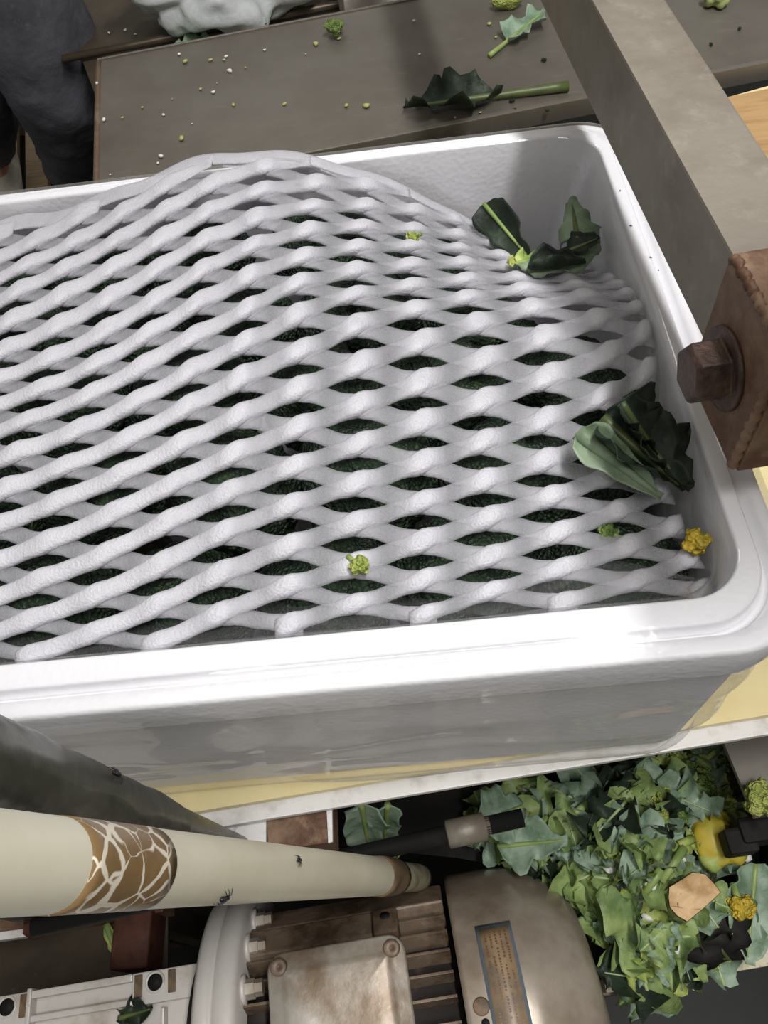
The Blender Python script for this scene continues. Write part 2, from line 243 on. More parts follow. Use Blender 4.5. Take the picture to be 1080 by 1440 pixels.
NET = '''
-5654 -72 1822 -5589 -317 1860 -5521 -572 1912 -5466 -800 1955 -5428 -999 1986 -5405 -1170 2008 -5389 -1321 2023 -5375 -1462 2036 -5366 -1595 2045 -5362 -1721 2051 -5363 -1842 
2054 -5370 -1957 2054 -5383 -2065 2052 -5399 -2162 2047 -5420 -2254 2042 -5444 -2344 2034 -5469 -2435 2025 -5492 -2528 2014 -5511 -2624 2001 -5525 -2721 1987 -5535 -2820 1970 
-5542 -2920 1951 -5548 -3022 1931 -5553 -3124 1909 -5558 -3226 1887 -5562 -3325 1864 -5563 -3421 1842 -5561 -3515 1820 -5554 -3606 1799 -5544 -3695 1779 -5533 -3782 1760 -5310 -66 
1842 -5252 -305 1880 -5188 -553 1932 -5140 -776 1975 -5107 -969 2006 -5089 -1135 2028 -5077 -1283 2043 -5065 -1425 2056 -5056 -1560 2065 -5051 -1690 2071 -5051 -1814 2074 -5057 
-1933 2074 -5068 -2044 2072 -5083 -2147 2067 -5103 -2243 2062 -5126 -2338 2054 -5151 -2433 2045 -5173 -2529 2034 -5192 -2627 2021 -5206 -2726 2007 -5218 -2828 1990 -5227 -2929 
1971 -5235 -3032 1951 -5243 -3135 1929 -5250 -3237 1907 -5256 -3335 1884 -5259 -3432 1862 -5258 -3526 1840 -5253 -3618 1819 -5245 -3706 1799 -5234 -3794 1780 -4967 -60 1862 -4914 
-292 1900 -4856 -535 1952 -4813 -751 1995 -4785 -938 2026 -4773 -1099 2048 -4765 -1245 2063 -4755 -1387 2076 -4745 -1525 2085 -4740 -1658 2091 -4739 -1785 2094 -4743 -1908 2094 
-4753 -2024 2092 -4767 -2131 2087 -4785 -2233 2082 -4808 -2332 2074 -4832 -2430 2065 -4854 -2529 2054 -4873 -2630 2041 -4888 -2732 2027 -4901 -2835 2010 -4912 -2938 1991 -4923 
-3042 1971 -4933 -3145 1949 -4942 -3247 1927 -4950 -3346 1904 -4954 -3443 1882 -4955 -3537 1860 -4952 -3629 1839 -4945 -3718 1819 -4935 -3805 1800 -4624 -54 1882 -4577 -280 1920 
-4524 -516 1972 -4486 -726 2015 -4464 -908 2046 -4458 -1064 2068 -4453 -1207 2083 -4444 -1350 2096 -4435 -1490 2105 -4429 -1626 2111 -4426 -1757 2114 -4430 -1884 2114 -4438 -2004 
2112 -4450 -2116 2107 -4468 -2223 2102 -4490 -2326 2094 -4513 -2427 2085 -4535 -2529 2074 -4554 -2633 2061 -4570 -2737 2047 -4584 -2843 2030 -4597 -2948 2011 -4610 -3052 1991 
-4622 -3156 1969 -4634 -3258 1947 -4643 -3357 1924 -4650 -3454 1902 -4653 -3549 1880 -4651 -3640 1859 -4645 -3729 1839 -4636 -3816 1820 -4281 -48 1902 -4239 -267 1940 -4192 -497 
1992 -4160 -702 2035 -4143 -877 2066 -4142 -1028 2088 -4141 -1168 2103 -4134 -1312 2116 -4125 -1455 2125 -4118 -1594 2131 -4114 -1729 2134 -4116 -1859 2134 -4123 -1984 2132 -4134 
-2101 2127 -4150 -2212 2122 -4171 -2319 2114 -4194 -2424 2105 -4216 -2529 2094 -4235 -2636 2081 -4251 -2743 2067 -4267 -2850 2050 -4282 -2957 2031 -4298 -3063 2011 -4312 -3167 
1989 -4326 -3269 1967 -4337 -3368 1944 -4346 -3466 1922 -4350 -3560 1900 -4350 -3652 1879 -4346 -3741 1859 -4338 -3827 1840 -3914 -65 1967 -3884 -280 2004 -3858 -490 2041 -3841 
-683 2070 -3839 -849 2091 -3843 -999 2107 -3835 -1139 2120 -3824 -1279 2130 -3813 -1424 2138 -3805 -1570 2143 -3801 -1712 2146 -3800 -1849 2146 -3803 -1977 2143 -3810 -2097 2140 
-3825 -2209 2134 -3847 -2317 2127 -3874 -2423 2118 -3901 -2529 2107 -3920 -2640 2094 -3936 -2748 2079 -3954 -2857 2062 -3971 -2964 2042 -3988 -3071 2020 -4005 -3176 1996 -4022 
-3279 1972 -4038 -3381 1947 -4051 -3479 1923 -4058 -3574 1900 -4059 -3665 1878 -4055 -3753 1857 -4046 -3839 1837 -3562 -72 2041 -3551 -260 2067 -3542 -443 2089 -3534 -622 2107 
-3527 -786 2119 -3524 -938 2129 -3519 -1084 2137 -3512 -1228 2144 -3503 -1374 2150 -3498 -1525 2153 -3495 -1675 2155 -3495 -1815 2154 -3497 -1948 2151 -3504 -2070 2148 -3512 -2187 
2143 -3527 -2302 2136 -3545 -2418 2127 -3570 -2538 2116 -3595 -2657 2103 -3616 -2764 2088 -3636 -2867 2072 -3653 -2974 2052 -3669 -3081 2029 -3685 -3186 2003 -3704 -3289 1976 
-3727 -3392 1949 -3744 -3492 1922 -3752 -3586 1897 -3753 -3676 1874 -3749 -3763 1852 -3740 -3848 1831 -3209 -76 2109 -3210 -238 2128 -3213 -401 2139 -3216 -565 2146 -3212 -716 
2149 -3209 -862 2151 -3212 -1013 2152 -3214 -1165 2155 -3210 -1312 2158 -3204 -1461 2160 -3204 -1608 2161 -3209 -1749 2160 -3218 -1884 2157 -3229 -2013 2153 -3233 -2139 2148 -3237 
-2263 2140 -3244 -2386 2131 -3256 -2509 2120 -3273 -2630 2107 -3292 -2747 2092 -3311 -2857 2075 -3328 -2965 2056 -3342 -3075 2033 -3359 -3184 2006 -3382 -3290 1979 -3404 -3394 
1951 -3414 -3495 1923 -3419 -3592 1896 -3423 -3683 1871 -3422 -3770 1848 -3417 -3854 1829 -2855 -73 2143 -2859 -209 2160 -2866 -348 2170 -2876 -507 2173 -2889 -662 2172 -2899 -805 
2168 -2904 -948 2164 -2909 -1090 2162 -2916 -1232 2162 -2918 -1381 2162 -2917 -1529 2162 -2919 -1672 2160 -2927 -1810 2157 -2937 -1949 2153 -2946 -2084 2147 -2945 -2213 2140 -2942 
-2339 2130 -2948 -2461 2119 -2957 -2579 2106 -2972 -2699 2090 -2989 -2817 2073 -3008 -2929 2054 -3024 -3038 2033 -3042 -3149 2009 -3059 -3258 1983 -3072 -3368 1956 -3081 -3477 
1928 -3089 -3580 1901 -3091 -3678 1876 -3090 -3766 1854 -3085 -3851 1834 -2507 -96 2130 -2508 -225 2148 -2512 -361 2159 -2520 -505 2165 -2547 -644 2167 -2573 -775 2166 -2570 -916 
2162 -2565 -1058 2158 -2586 -1193 2156 -2609 -1329 2154 -2611 -1469 2152 -2607 -1611 2149 -2611 -1750 2146 -2614 -1890 2142 -2625 -2023 2137 -2638 -2153 2130 -2645 -2289 2121 
-2650 -2421 2109 -2651 -2542 2096 -2657 -2661 2081 -2678 -2781 2065 -2703 -2897 2047 -2713 -3008 2027 -2721 -3117 2005 -2731 -3226 1982 -2743 -3336 1957 -2756 -3447 1931 -2764 
-3553 1906 -2760 -3652 1882 -2753 -3745 1859 -2747 -3835 1838 -2168 -148 2069 -2172 -270 2088 -2177 -399 2100 -2177 -545 2107 -2185 -688 2111 -2210 -808 2116 -2230 -923 2118 -2241 
-1048 2118 -2253 -1175 2117 -2273 -1299 2118 -2291 -1422 2119 -2308 -1547 2119 -2323 -1675 2119 -2309 -1815 2115 -2292 -1960 2108 -2298 -2102 2102 -2309 -2242 2095 -2315 -2379 
2085 -2318 -2511 2073 -2321 -2641 2059 -2329 -2765 2044 -2345 -2882 2028 -2359 -2995 2010 -2375 -3107 1990 -2386 -3219 1968 -2397 -3330 1945 -2406 -3439 1921 -2408 -3541 1898 
-2404 -3635 1876 -2404 -3730 1855 -2404 -3822 1834 -1830 -208 1949 -1829 -328 1966 -1833 -452 1980 -1841 -584 1993 -1854 -715 2004 -1871 -838 2014 -1892 -951 2024 -1913 -1061 2033 
-1929 -1172 2039 -1940 -1286 2043 -1943 -1401 2045 -1946 -1516 2046 -1967 -1629 2053 -1976 -1750 2056 -1962 -1896 2053 -1956 -2053 2050 -1962 -2207 2045 -1971 -2356 2039 -1977 
-2500 2031 -1982 -2638 2020 -1989 -2763 2009 -2000 -2884 1996 -2018 -3003 1981 -2037 -3119 1964 -2042 -3230 1943 -2045 -3340 1921 -2057 -3454 1898 -2067 -3561 1876 -2069 -3652 
1856 -2068 -3738 1837 -2067 -3822 1819 -1507 -247 1777 -1499 -354 1788 -1498 -466 1800 -1515 -594 1823 -1536 -722 1849 -1542 -839 1864 -1548 -947 1878 -1566 -1051 1897 -1582 -1156 
1912 -1591 -1266 1923 -1599 -1379 1934 -1607 -1488 1943 -1610 -1595 1950 -1594 -1701 1951 -1572 -1829 1950 -1580 -1997 1959 -1600 -2173 1968 -1616 -2335 1972 -1628 -2486 1972 
-1636 -2626 1968 -1644 -2758 1961 -1652 -2887 1951 -1660 -3010 1938 -1673 -3126 1924 -1685 -3238 1908 -1696 -3349 1890 -1706 -3457 1871 -1717 -3559 1852 -1725 -3651 1834 -1728 
-3736 1818 -1729 -3818 1801 -1213 -244 1555 -1211 -350 1576 -1208 -456 1595 -1207 -570 1616 -1219 -690 1646 -1227 -801 1672 -1231 -895 1693 -1232 -986 1713 -1225 -1089 1733 -1222 
-1201 1759 -1234 -1318 1790 -1248 -1430 1818 -1252 -1539 1837 -1242 -1658 1851 -1214 -1796 1859 -1200 -1958 1869 -1218 -2136 1887 -1245 -2313 1904 -1267 -2474 1913 -1285 -2623 
1915 -1304 -2763 1913 -1320 -2893 1906 -1326 -3010 1896 -1330 -3122 1884 -1338 -3235 1869 -1351 -3347 1854 -1359 -3452 1838 -1367 -3549 1822 -1376 -3636 1808 -1381 -3720 1793 
-1382 -3806 1778 -927 -332 1371 -938 -429 1404 -941 -499 1423 -932 -589 1443 -924 -681 1465 -913 -777 1488 -899 -866 1512 -878 -961 1539 -862 -1075 1584 -853 -1196 1638 -854 -1314 
1692 -863 -1415 1735 -867 -1525 1774 -857 -1658 1810 -840 -1810 1838 -832 -1976 1857 -846 -2148 1871 -871 -2320 1880 -908 -2481 1884 -939 -2633 1883 -962 -2774 1877 -982 -2904 
1868 -993 -3019 1857 -983 -3124 1842 -974 -3228 1826 -982 -3333 1810 -996 -3436 1795 -1008 -3531 1781 -1019 -3621 1767 -1018 -3709 1752 -1019 -3796 1737 -598 -462 1211 -623 -646 
1300 -614 -717 1329 -593 -771 1347 -573 -830 1371 -556 -918 1416 -534 -990 1453 -519 -1092 1516 -517 -1218 1599 -518 -1342 1680 -514 -1446 1742 -512 -1542 1792 -510 -1646 1833 
-504 -1759 1865 -487 -1897 1888 -473 -2051 1900 -485 -2206 1901 -512 -2359 1892 -579 -2503 1880 -639 -2642 1868 -660 -2782 1853 -663 -2911 1836 -659 -3016 1819 -647 -3115 1802 
-637 -3217 1783 -631 -3317 1765 -626 -3418 1746 -617 -3515 1727 -616 -3607 1710 -624 -3697 1695 -641 -3782 1683 -180 -363 971 -212 -567 1092 -223 -711 1186 -214 -791 1237 -194 
-839 1265 -195 -945 1342 -205 -1078 1444 -231 -1251 1580 -249 -1397 1689 -254 -1511 1765 -248 -1600 1811 -241 -1680 1840 -228 -1757 1858 -223 -1827 1871 -226 -1923 1884 -242 -2059 
1895 -275 -2213 1897 -309 -2368 1887 -350 -2516 1870 -379 -2646 1853 -394 -2767 1834 -403 -2885 1813 -402 -2997 1793 -388 -3111 1770 -371 -3220 1749 -365 -3318 1730 -354 -3411 
1712 -321 -3497 1692 -291 -3582 1673 -298 -3671 1658 -321 -3759 1646 132 -577 1086 89 -771 1211 51 -946 1335 20 -1098 1450 -2 -1223 1545 -19 -1328 1624 -34 -1421 1690 -45 -1503 
1742 -55 -1575 1782 -63 -1640 1811 -71 -1704 1833 -74 -1768 1850 -51 -1830 1863 -27 -1898 1873 -15 -1981 1882 -21 -2091 1887 -54 -2232 1885 -92 -2380 1872 -127 -2524 1852 -155 
-2657 1830 -172 -2776 1809 -183 -2889 1788 -189 -3002 1767 -189 -3111 1746 -179 -3213 1727 -169 -3308 1710 -158 -3396 1694 -141 -3482 1678 -113 -3569 1663 -97 -3658 1647 -97 -3745 
1633'''

# ------------------------------------------------------------------ the setting: floor and the packing table
fl = obj('floor', bbox(-3, 3, -2.5, 4, -.80, -.75, 0), M['floor'], smooth=False); fl['kind'] = 'structure'
A45 = math.radians(4.5); E1 = np.array([math.cos(A45), math.sin(A45), 0]); E2 = np.array([-math.sin(A45), math.cos(A45), 0]); EZ = np.array([0, 0, 1.])
TF = (np.array([0, -.3902, 0]), E1, E2, EZ)                       # the table's frame: v = 0 at the belt's front edge
def T(u, v, z): return TF[0] + u * E1 + v * E2 + z * EZ
A70 = math.radians(7.0); S1 = np.array([math.cos(A70), math.sin(A70), 0]); S2 = np.array([-math.sin(A70), math.cos(A70), 0])
SF = (np.array([-.5328, .5498, 0]), S1, -S2, EZ)                  # the steel sheet's frame: v runs towards the camera

# cream conveyor belt under the box
V = []; far = [at(1015, 139, 2, 0), at(1080, 121, 2, 0)]; fd = (far[1] - far[0]) / np.linalg.norm(far[1] - far[0])
def farat(x): return far[0] + fd * (x - far[0][0]) / fd[0]
a, b = T(-.75, 0, 0), T(.95, 0, 0); c, d = farat(.9), farat(-.8)
for z in (0, -.006):
    for p in (a, b, c, d): V.append((p[0], p[1], z))
belt = obj('conveyor_belt', (V, [(0, 1, 2, 3), (7, 6, 5, 4), (0, 4, 5, 1), (1, 5, 6, 2), (2, 6, 7, 3), (3, 7, 4, 0)]), M['belt'], smooth=False)
setp(belt, 'cream conveyor belt lying flat under the white foam box', 'conveyor belt')

V = [at(x, y, 2, .0002) for x, y in ((1018, 141), (1330, 78), (1330, 420), (1100, 430))]  # added tan sheet that darkens the belt here in place of shade
tbm = mat('tan_belt_shade', s2l(186, 152, 104), .6, var=[(s2l(160, 124, 80), 12, .45, .7, (1, 6, 1))])
pb_ = obj('belt_shade_sheet', ([(p[0], p[1], z) for z in (.0004, .0034) for p in V], [(0, 1, 2, 3), (7, 6, 5, 4), (0, 4, 5, 1), (1, 5, 6, 2), (2, 6, 7, 3), (3, 7, 4, 0)]), tbm, smooth=False)
setp(pb_, 'added tan sheet giving the belt a shaded tone right of the steel beam at the top right', 'shade sheet')

# the table's white steel edge, the dark frame below it
tf = thing('table_frame', 'black steel frame with a chipped white front edge carrying the cream belt', 'frame', T(0, .02, -.75))
g = G(); g.add(*bbox(-.45, .9, -.0105, .0035, -.0140, -.0085, .0008, TF));
obj('front_edge', g.geo, M['white_paint'], tf, smooth=False, label='chipped white painted steel edge along the belt')
g = G(); g.add(*bbox(-.7, .9, .120, .126, -.40, -.0130, .001, TF)); g.add(*bbox(-.7, .9, .004, .64, -.045, -.0127, .001, TF))
obj('apron', g.geo, M['black'], tf, smooth=False)  # its black stands in for the unlit gap below the belt
for u in (-.6, .85):
    for v in (.03, .6): obj('leg', bbox(u - .025, u + .025, v - .025, v + .025, -.75, -.05, .002, TF), M['dark_steel'], tf, smooth=False)
# white plate and rusty bracket on the front edge, at the left
p0 = [at(x, y, 2, -.018) for x, y in ((240, 1160), (374, 1136), (374, 1190), (240, 1225))]
def slab(quad, z0, z1): 
    V = [(p[0], p[1], z) for z in (z1, z0) for p in quad]; return V, [(3, 2, 1, 0), (4, 5, 6, 7), (0, 1, 5, 4), (1, 2, 6, 5), (2, 3, 7, 6), (3, 0, 4, 7)]
obj('side_plate', slab(p0, -.026, -.018), M['white_paint'], tf, smooth=False, label='white painted plate at the left end of the edge')
p1 = [at(x, y, 2, -.020) for x, y in ((374, 1135), (466, 1118), (468, 1184), (378, 1196))]
br = obj('corner_bracket', slab(p1, -.05, -.020), M['rust'], tf, smooth=False, label='rusty bracket below the white edge')
g = G(); q = [at(x, y, 2, -.019) for x, y in ((374, 1133), (466, 1117), (467, 1128), (376, 1142))]; g.add(*slab(q, -.021, -.0175)); q = [at(x, y, 2, -.019) for x, y in ((459, 1122), (467, 1120), (468, 1184), (462, 1186))]; g.add(*slab(q, -.021, -.0175))
obj('bracket_lip', g.geo, M['white_paint'], br, smooth=False)
# bright roller shaft in the gap
sh = thing('roller', 'worn bright steel roller end in the black gap under the belt', 'roller', at(632, 1170, 2, -.10))
pa, pb = at(592, 1182, 2, -.10), at(672, 1164, 2, -.10); ax = (pb - pa) / np.linalg.norm(pb - pa)
obj('shaft', lathe(pa - ax * .3, ax, [(0, .007), (.38, .007)], 20), M['black'], sh)  # coloured black so that it sinks into the gap's shade
obj('drum', lathe(pa + ax * .02, ax, [(0, .007), (.001, .0105), (.03, .0105), (.031, .007), (.034, .007)], 24), M['galv'], sh)

# steel sheet behind the belt: a shallow trough bottom with a rolled edge at the left
st = thing('steel_sheet', 'wide dull steel sheet behind the white box, strewn with leaf scraps', 'sheet', SF[0] + S1 * .5 - S2 * .15)
g = G(); g.add(*bbox(.002, 1.6, 0, .297, .004, .012, .0015, SF)); obj('plate', g.geo, M['steel'], st, smooth=False)
P = [SF[0] + S1 * x + EZ * z for x, z in ((0, 0), )]
obj('rolled_edge', tube([SF[0] + S1 * .003 - S2 * t + EZ * .0105 for t in np.linspace(.004, .297, 12)], .0042, 10), M['steel_edge'], st, label='stained rolled left edge')
obj('front_lip', bbox(.002, 1.6, .291, .298, -.006, .0165, .001, SF), M['steel'], st, smooth=False)
obj('back_lip', bbox(.002, 1.6, -.001, .003, .004, .0145, .0008, SF), M['steel'], st, smooth=False)
for u in (.08, 1.4):
    for v in (.03, .26): obj('leg', bbox(u - .02, u + .02, v - .02, v + .02, -.75, .004, .002, SF), M['dark_steel'], st, smooth=False)
# lower brown shelf behind the sheet
ls = thing('lower_shelf', 'brown grimy steel shelf beyond the far edge of the steel sheet', 'shelf', at(300, 20, 2, -.16))
q = [at(x, y, 2, -.16) for x, y in ((140, 150), (760, 0), (900, -330), (40, -120))]
obj('plate', slab(q, -.172, -.16), M['shelf'], ls, smooth=False)
e0, e1 = at(104, 80, 2, -.15), at(304, 40, 2, -.15); dd = (e1 - e0) / np.linalg.norm(e1 - e0)
obj('ledge', tube([e0 + dd * t for t in np.linspace(-.02, .9, 8)], .007, 8), M['shelf'], ls)
for p in ((170, 60), (700, -20), (120, -60), (780, -220)):
    w = at(*p, 2, -.172); obj('leg', bbox(w[0] - .02, w[0] + .02, w[1] - .02, w[1] + .02, -.75, -.172, .002), M['dark_steel'], ls, smooth=False)

# ------------------------------------------------------------------ the white polystyrene box
def rrect(x0, x1, y0, y1, r, z, nl=48, ns=32, nc=9):
    """counter-clockwise loop of a rounded rectangle, starting on the front side"""
    P = []
    for t in np.linspace(0, 1, nl, endpoint=False): P.append((x0 + r + (x1 - x0 - 2 * r) * t, y0, z))
    for t in np.linspace(0, 1, nc, endpoint=False): a = -math.pi / 2 + t * math.pi / 2; P.append((x1 - r + r * math.cos(a), y0 + r + r * math.sin(a), z))
    for t in np.linspace(0, 1, ns, endpoint=False): P.append((x1, y0 + r + (y1 - y0 - 2 * r) * t, z))
    for t in np.linspace(0, 1, nc, endpoint=False): a = t * math.pi / 2; P.append((x1 - r + r * math.cos(a), y1 - r + r * math.sin(a), z))
    for t in np.linspace(0, 1, nl, endpoint=False): P.append((x1 - r - (x1 - x0 - 2 * r) * t, y1, z))
    for t in np.linspace(0, 1, nc, endpoint=False): a = math.pi / 2 + t * math.pi / 2; P.append((x0 + r + r * math.cos(a), y1 - r + r * math.sin(a), z))
    for t in np.linspace(0, 1, ns, endpoint=False): P.append((x0, y1 - r - (y1 - y0 - 2 * r) * t, z))
    for t in np.linspace(0, 1, nc, endpoint=False): a = math.pi + t * math.pi / 2; P.append((x0 + r + r * math.cos(a), y0 + r + r * math.sin(a), z))
    return [np.array(p) for p in P]
def loft(loops, cap0=True, cap1=True):
    n = len(loops[0]); V = [p for l in loops for p in l]; Fc = []
    for i in range(len(loops) - 1):
        for k in range(n): Fc.append((i * n + k, i * n + (k + 1) % n, (i + 1) * n + (k + 1) % n, (i + 1) * n + k))
    if cap0: Fc.append(tuple(range(n))[::-1])
    if cap1: Fc.append(tuple((len(loops) - 1) * n + k for k in range(n)))
    return V, Fc
XL = -.600
def ring(fr, sd, z, r):          # fr: how far the front, sd: how far right, back and left sides stand out of the ridge's outer line
    return rrect(XL - sd, -.0078 + sd * 1.9, -.400 - fr, -.0070 + sd, r, z)
inner = lambda d, z, r: rrect(XL + .017 + d, -.0170 - d, -.3858 + d, -.0151 - d, r, z)
loops = [ring(-.008, -.0005, 0, .024), ring(-.002, .0035, .0012, .028), ring(.0, .0042, .006, .03),
         ring(.008, .0055, .166, .034), ring(.0132, .0066, .1665, .036), ring(.0140, .0076, .169, .036), ring(.0140, .0076, .1935, .036), ring(.0132, .0070, .1962, .036), ring(.0115, .0058, .1968, .036),
         ring(.0046, .0030, .1966, .034), ring(.0038, .0024, .1905, .034), ring(.0008, .0005, .1905, .034), ring(0, 0, .1985, .034), ring(-.0012, -.0008, .2000, .033), inner(-.0018, .2000, .030), inner(-.0004, .1992, .028), inner(0, .1975, .028),
         inner(.006, .03, .026), inner(.010, .022, .024), inner(.02, .020, .02)]
box = obj('polystyrene_box', loft(loops), M['eps']); setp(box, 'large open white polystyrene box with a stepped rim, full of broccoli', 'box')
md = box.modifiers.new('bevel_normals', 'WEIGHTED_NORMAL'); box.data.polygons.foreach_set('use_smooth', [True] * len(box.data.polygons))
for e in box.data.edges: pass

# clear plastic liner bag: inside the walls, over the rim, down the outside
def wob(P, amp, s, seed, stretch=(1, 1, 1)):
    out = []
    for p in P: out.append(amp * (nz((p[0] * stretch[0], p[1] * stretch[1], p[2] * stretch[2]), s, seed) + .5 * nz((p[0] * stretch[0], p[1] * stretch[1], p[2] * stretch[2]), s * 2.6, seed + 3)))
    return out
bl = []
def bagloop(P, amp, s, seed, cx=np.array([-.3, -.2, 0]), up=0.):
    w = wob(P, amp, s, seed, (1, 1, 2.2)); out = []
    for p, d in zip(P, w):
        q = p - cx; nrm = np.array([1. if q[0] > .27 else (-1. if q[0] < -.27 else 0), 1. if q[1] > .17 else (-1. if q[1] < -.17 else 0), 0])
        out.append(p + nrm * d + EZ * up * d)
    return out
for z in (.06, .09, .115, .14, .16, .175, .188): bl.append(bagloop(inner(.0055, z, .03), .0035, 14, 1))
bl += [bagloop(inner(.0012, .1985, .03), .0004, 20, 2), bagloop(inner(-.0020, .2012, .031), 0, 1, 0), bagloop(ring(-.001, -.0008, .2014, .034), .0002, 20, 0), bagloop(ring(.0012, .0010, .2003, .035), .0003, 20, 0), bagloop(ring(.006, .004, .1990, .036), .0004, 16, 0), bagloop(ring(.0128, .0074, .1984, .037), .0003, 16, 0), bagloop(ring(.0155, .0091, .1955, .038), .0003, 16, 0), bagloop(ring(.0158, .0092, .182, .038), .0006, 16, 0)]
for k, z in enumerate(np.linspace(.166, .012, 30)):
    t = k / 29; base = .0150 - .009 * t + .0035 * math.sin(math.pi * t); fo = .0065 * math.exp(-((z - .030) / .007) ** 2) + .003 * math.exp(-((z - .092) / .006) ** 2); lp_ = ring(base + .001, base * .30 + .0005, z, .040); lp_ = [p - np.array([0, 1, 0]) * (fo * max(0, .5 + 1.3 * nz((p[0], 0, z * .4), 9, 11)) if p[1] < -.39 else 0) for p in lp_]; bl.append(bagloop(lp_, .0045 * (.3 + .7 * math.sin(math.pi * min(1, t + .08))), 9, 4))
bl.append(bagloop(ring(.003, .004, .002, .034), .001, 9, 4))
bag = obj('liner_bag', loft(bl, False, False), M['film']); V = []; nF = 60
for k in range(nF + 1):
    x = -.585 + .555 * k / nF; wv_ = .006 * math.sin(11 * k / nF * 2 + 1) + .004 * math.sin(29 * k / nF)
    for d_, z_ in ((.003, .192), (.010, .187 + .2 * wv_), (.020, .181 + .3 * wv_), (.030 + wv_, .174)): V.append((x, -.3858 + d_, z_))
obj('film_fold', (V, [(4 * k + j_, 4 * k + 4 + j_, 4 * k + 5 + j_, 4 * k + 1 + j_) for k in range(nF) for j_ in range(3)]), film('loose_film', .04), bag, label='loose film fold inside the front rim')
setp(bag, 'clear wrinkled plastic liner bag pulled over the rim of the white box', 'plastic bag')

# ------------------------------------------------------------------ the foam net: two layers of welded strands
NI, NJ = 18, 31
S = (np.array([int(a) for a in NET.split()], float) / 10000).reshape(NI, NJ, 3)
def cub(t): return np.stack([-.5 * t + t**2 - .5 * t**3, 1 - 2.5 * t**2 + 1.5 * t**3, .5 * t + 2 * t**2 - 1.5 * t**3, -.5 * t**2 + .5 * t**3], -1)
def surf(i, j):                   # i in -12 .. 5, j in -18 .. 12 (half rows)
    a = np.clip(np.asarray(i, float) + 12, 0, NI - 1.001); b = np.clip(np.asarray(j, float) + 18, 0, NJ - 1.001)
    ia = np.floor(a).astype(int); ib = np.floor(b).astype(int); wa = cub(a - ia); wb = cub(b - ib); out = 0
    for p in range(4):
        for q in range(4): out = out + (wa[..., p] * wb[..., q])[..., None] * S[np.clip(ia + p - 1, 0, NI - 1), np.clip(ib + q - 1, 0, NJ - 1)]
    return out
def nrm(i, j):
    n = np.cross(surf(i + .15, j) - surf(i - .15, j), surf(i, j - .3) - surf(i, j + .3)); return n / np.linalg.norm(n, axis=-1, keepdims=True)
net = thing('foam_net', 'white expanded foam net with lens-shaped holes draped over the broccoli', 'foam net', surf(-3., 0.))
JT, JB, IL, IR = -17.2, 11.25, -12., 4.3
def set_thick(o, t):
    a = o.data.attributes.new('thick', 'FLOAT', 'POINT'); a.data.foreach_set('value', np.array(t, np.float32))
def strand(c, slash):
    I = np.arange(IL, IR + 1e-6, .1); J = (c - I) if slash else (c + I)
    ok = (J > JT + .25 + .55 * np.clip((-4.5 - I) / 2, 0, 1)) & (J < JB); I, J = I[ok], J[ok]
    if len(I) < 5: return
    K = 14; V = []; TH = []
    sd = rnd.random() * 9
    for n, (i, j) in enumerate(zip(I, J)):
        w = math.cos(2 * math.pi * i); w2 = .5 + .5 * w
        wv = .035 * math.sin(1.7 * i + sd); left = max(0, min(1, (-1.5 - i) / 2.5))
        w4 = math.cos(4 * math.pi * i); hw = (.508 + .050 * w + (.045 - .02 * left) * w4 + .065 * left if slash else .500 + .040 * w + .045 * w4 - .03 * left) + wv * .4
        off = (.0004 + .0011 * w2 + .0003 * left) if slash else (-.0006 + .0006 * w2 - .0006 * left)
        tz = (.0017 + .0027 * w2 ** 1.5 * (1 - .5 * left) + .0004 * left) if slash else .0016 + .0008 * w2
        endf = min(1, .72 + .14 * n, .72 + .14 * (len(I) - 1 - n)); tz *= endf * max(.2, min(1, (j - JT - .2) / 1.2))
        a = np.linspace(0, 2 * math.pi, K, endpoint=False); ca, sa = np.cos(a), np.sin(a)
        q = hw * np.sign(ca) * np.abs(ca) ** .8; hh = np.sign(sa) * np.abs(sa) ** (.6 if slash and w2 < .5 else .75)
        P = surf(np.full(K, i), j + q) + nrm(np.array([i]), np.array([j]))[0] * (off + tz * hh)[:, None]
        t_ = (max(w2 ** 1.3, .8 * left) if slash else .35 * w2)
        for k, p in enumerate(P):
            p = p + np.array([0, 0, 1]) * .0010 * nz(p, 60, 3)
            p[0] = min(p[0], -.0192); p[1] = max(p[1], -.3835)
            if p[2] < .2018: p[1] = min(p[1], -.0172)
            V.append(p); TH.append(min(1, t_ * (.35 + .65 * abs(sa[k])) + (.3 if abs(ca[k]) > .95 else 0)))
    m = len(I); Fc = [(r * K + k, r * K + (k + 1) % K, (r + 1) * K + (k + 1) % K, (r + 1) * K + k) for r in range(m - 1) for k in range(K)]
    Fc += [tuple(range(K))[::-1], tuple((m - 1) * K + k for k in range(K))]
    set_thick(obj('strand', (V, Fc), M['foam'], net), TH)
def hem(I, J, hw, tz):
    V = []; K = 10
    for i, j in zip(I, J):
        a = np.linspace(0, 2 * math.pi, K, endpoint=False); P = surf(np.full(K, i), j + hw * np.cos(a)) + nrm(np.array([i]), np.array([j]))[0] * (tz * np.sin(a))[:, None]
        for p in P:
            p[0] = min(p[0], -.0192)
            if p[2] < .2018: p[1] = min(p[1], -.0172)
            V.append(p)
    m = len(I); Fc = [(r * K + k, r * K + (k + 1) % K, (r + 1) * K + (k + 1) % K, (r + 1) * K + k) for r in range(m - 1) for k in range(K)] + [tuple(range(K))[::-1], tuple((m - 1) * K + k for k in range(K))]
    set_thick(obj('hem', (V, Fc), M['foam'], net), [.5] * len(V))
HI = np.arange(-12, 4.21, .1); hem(HI, -17.15 + .55 * np.clip((-4.5 - HI) / 2, 0, 1) + .2 * np.sin(HI * math.pi), .55, .0016)
for c in range(-29, 17, 2): strand(c, True)
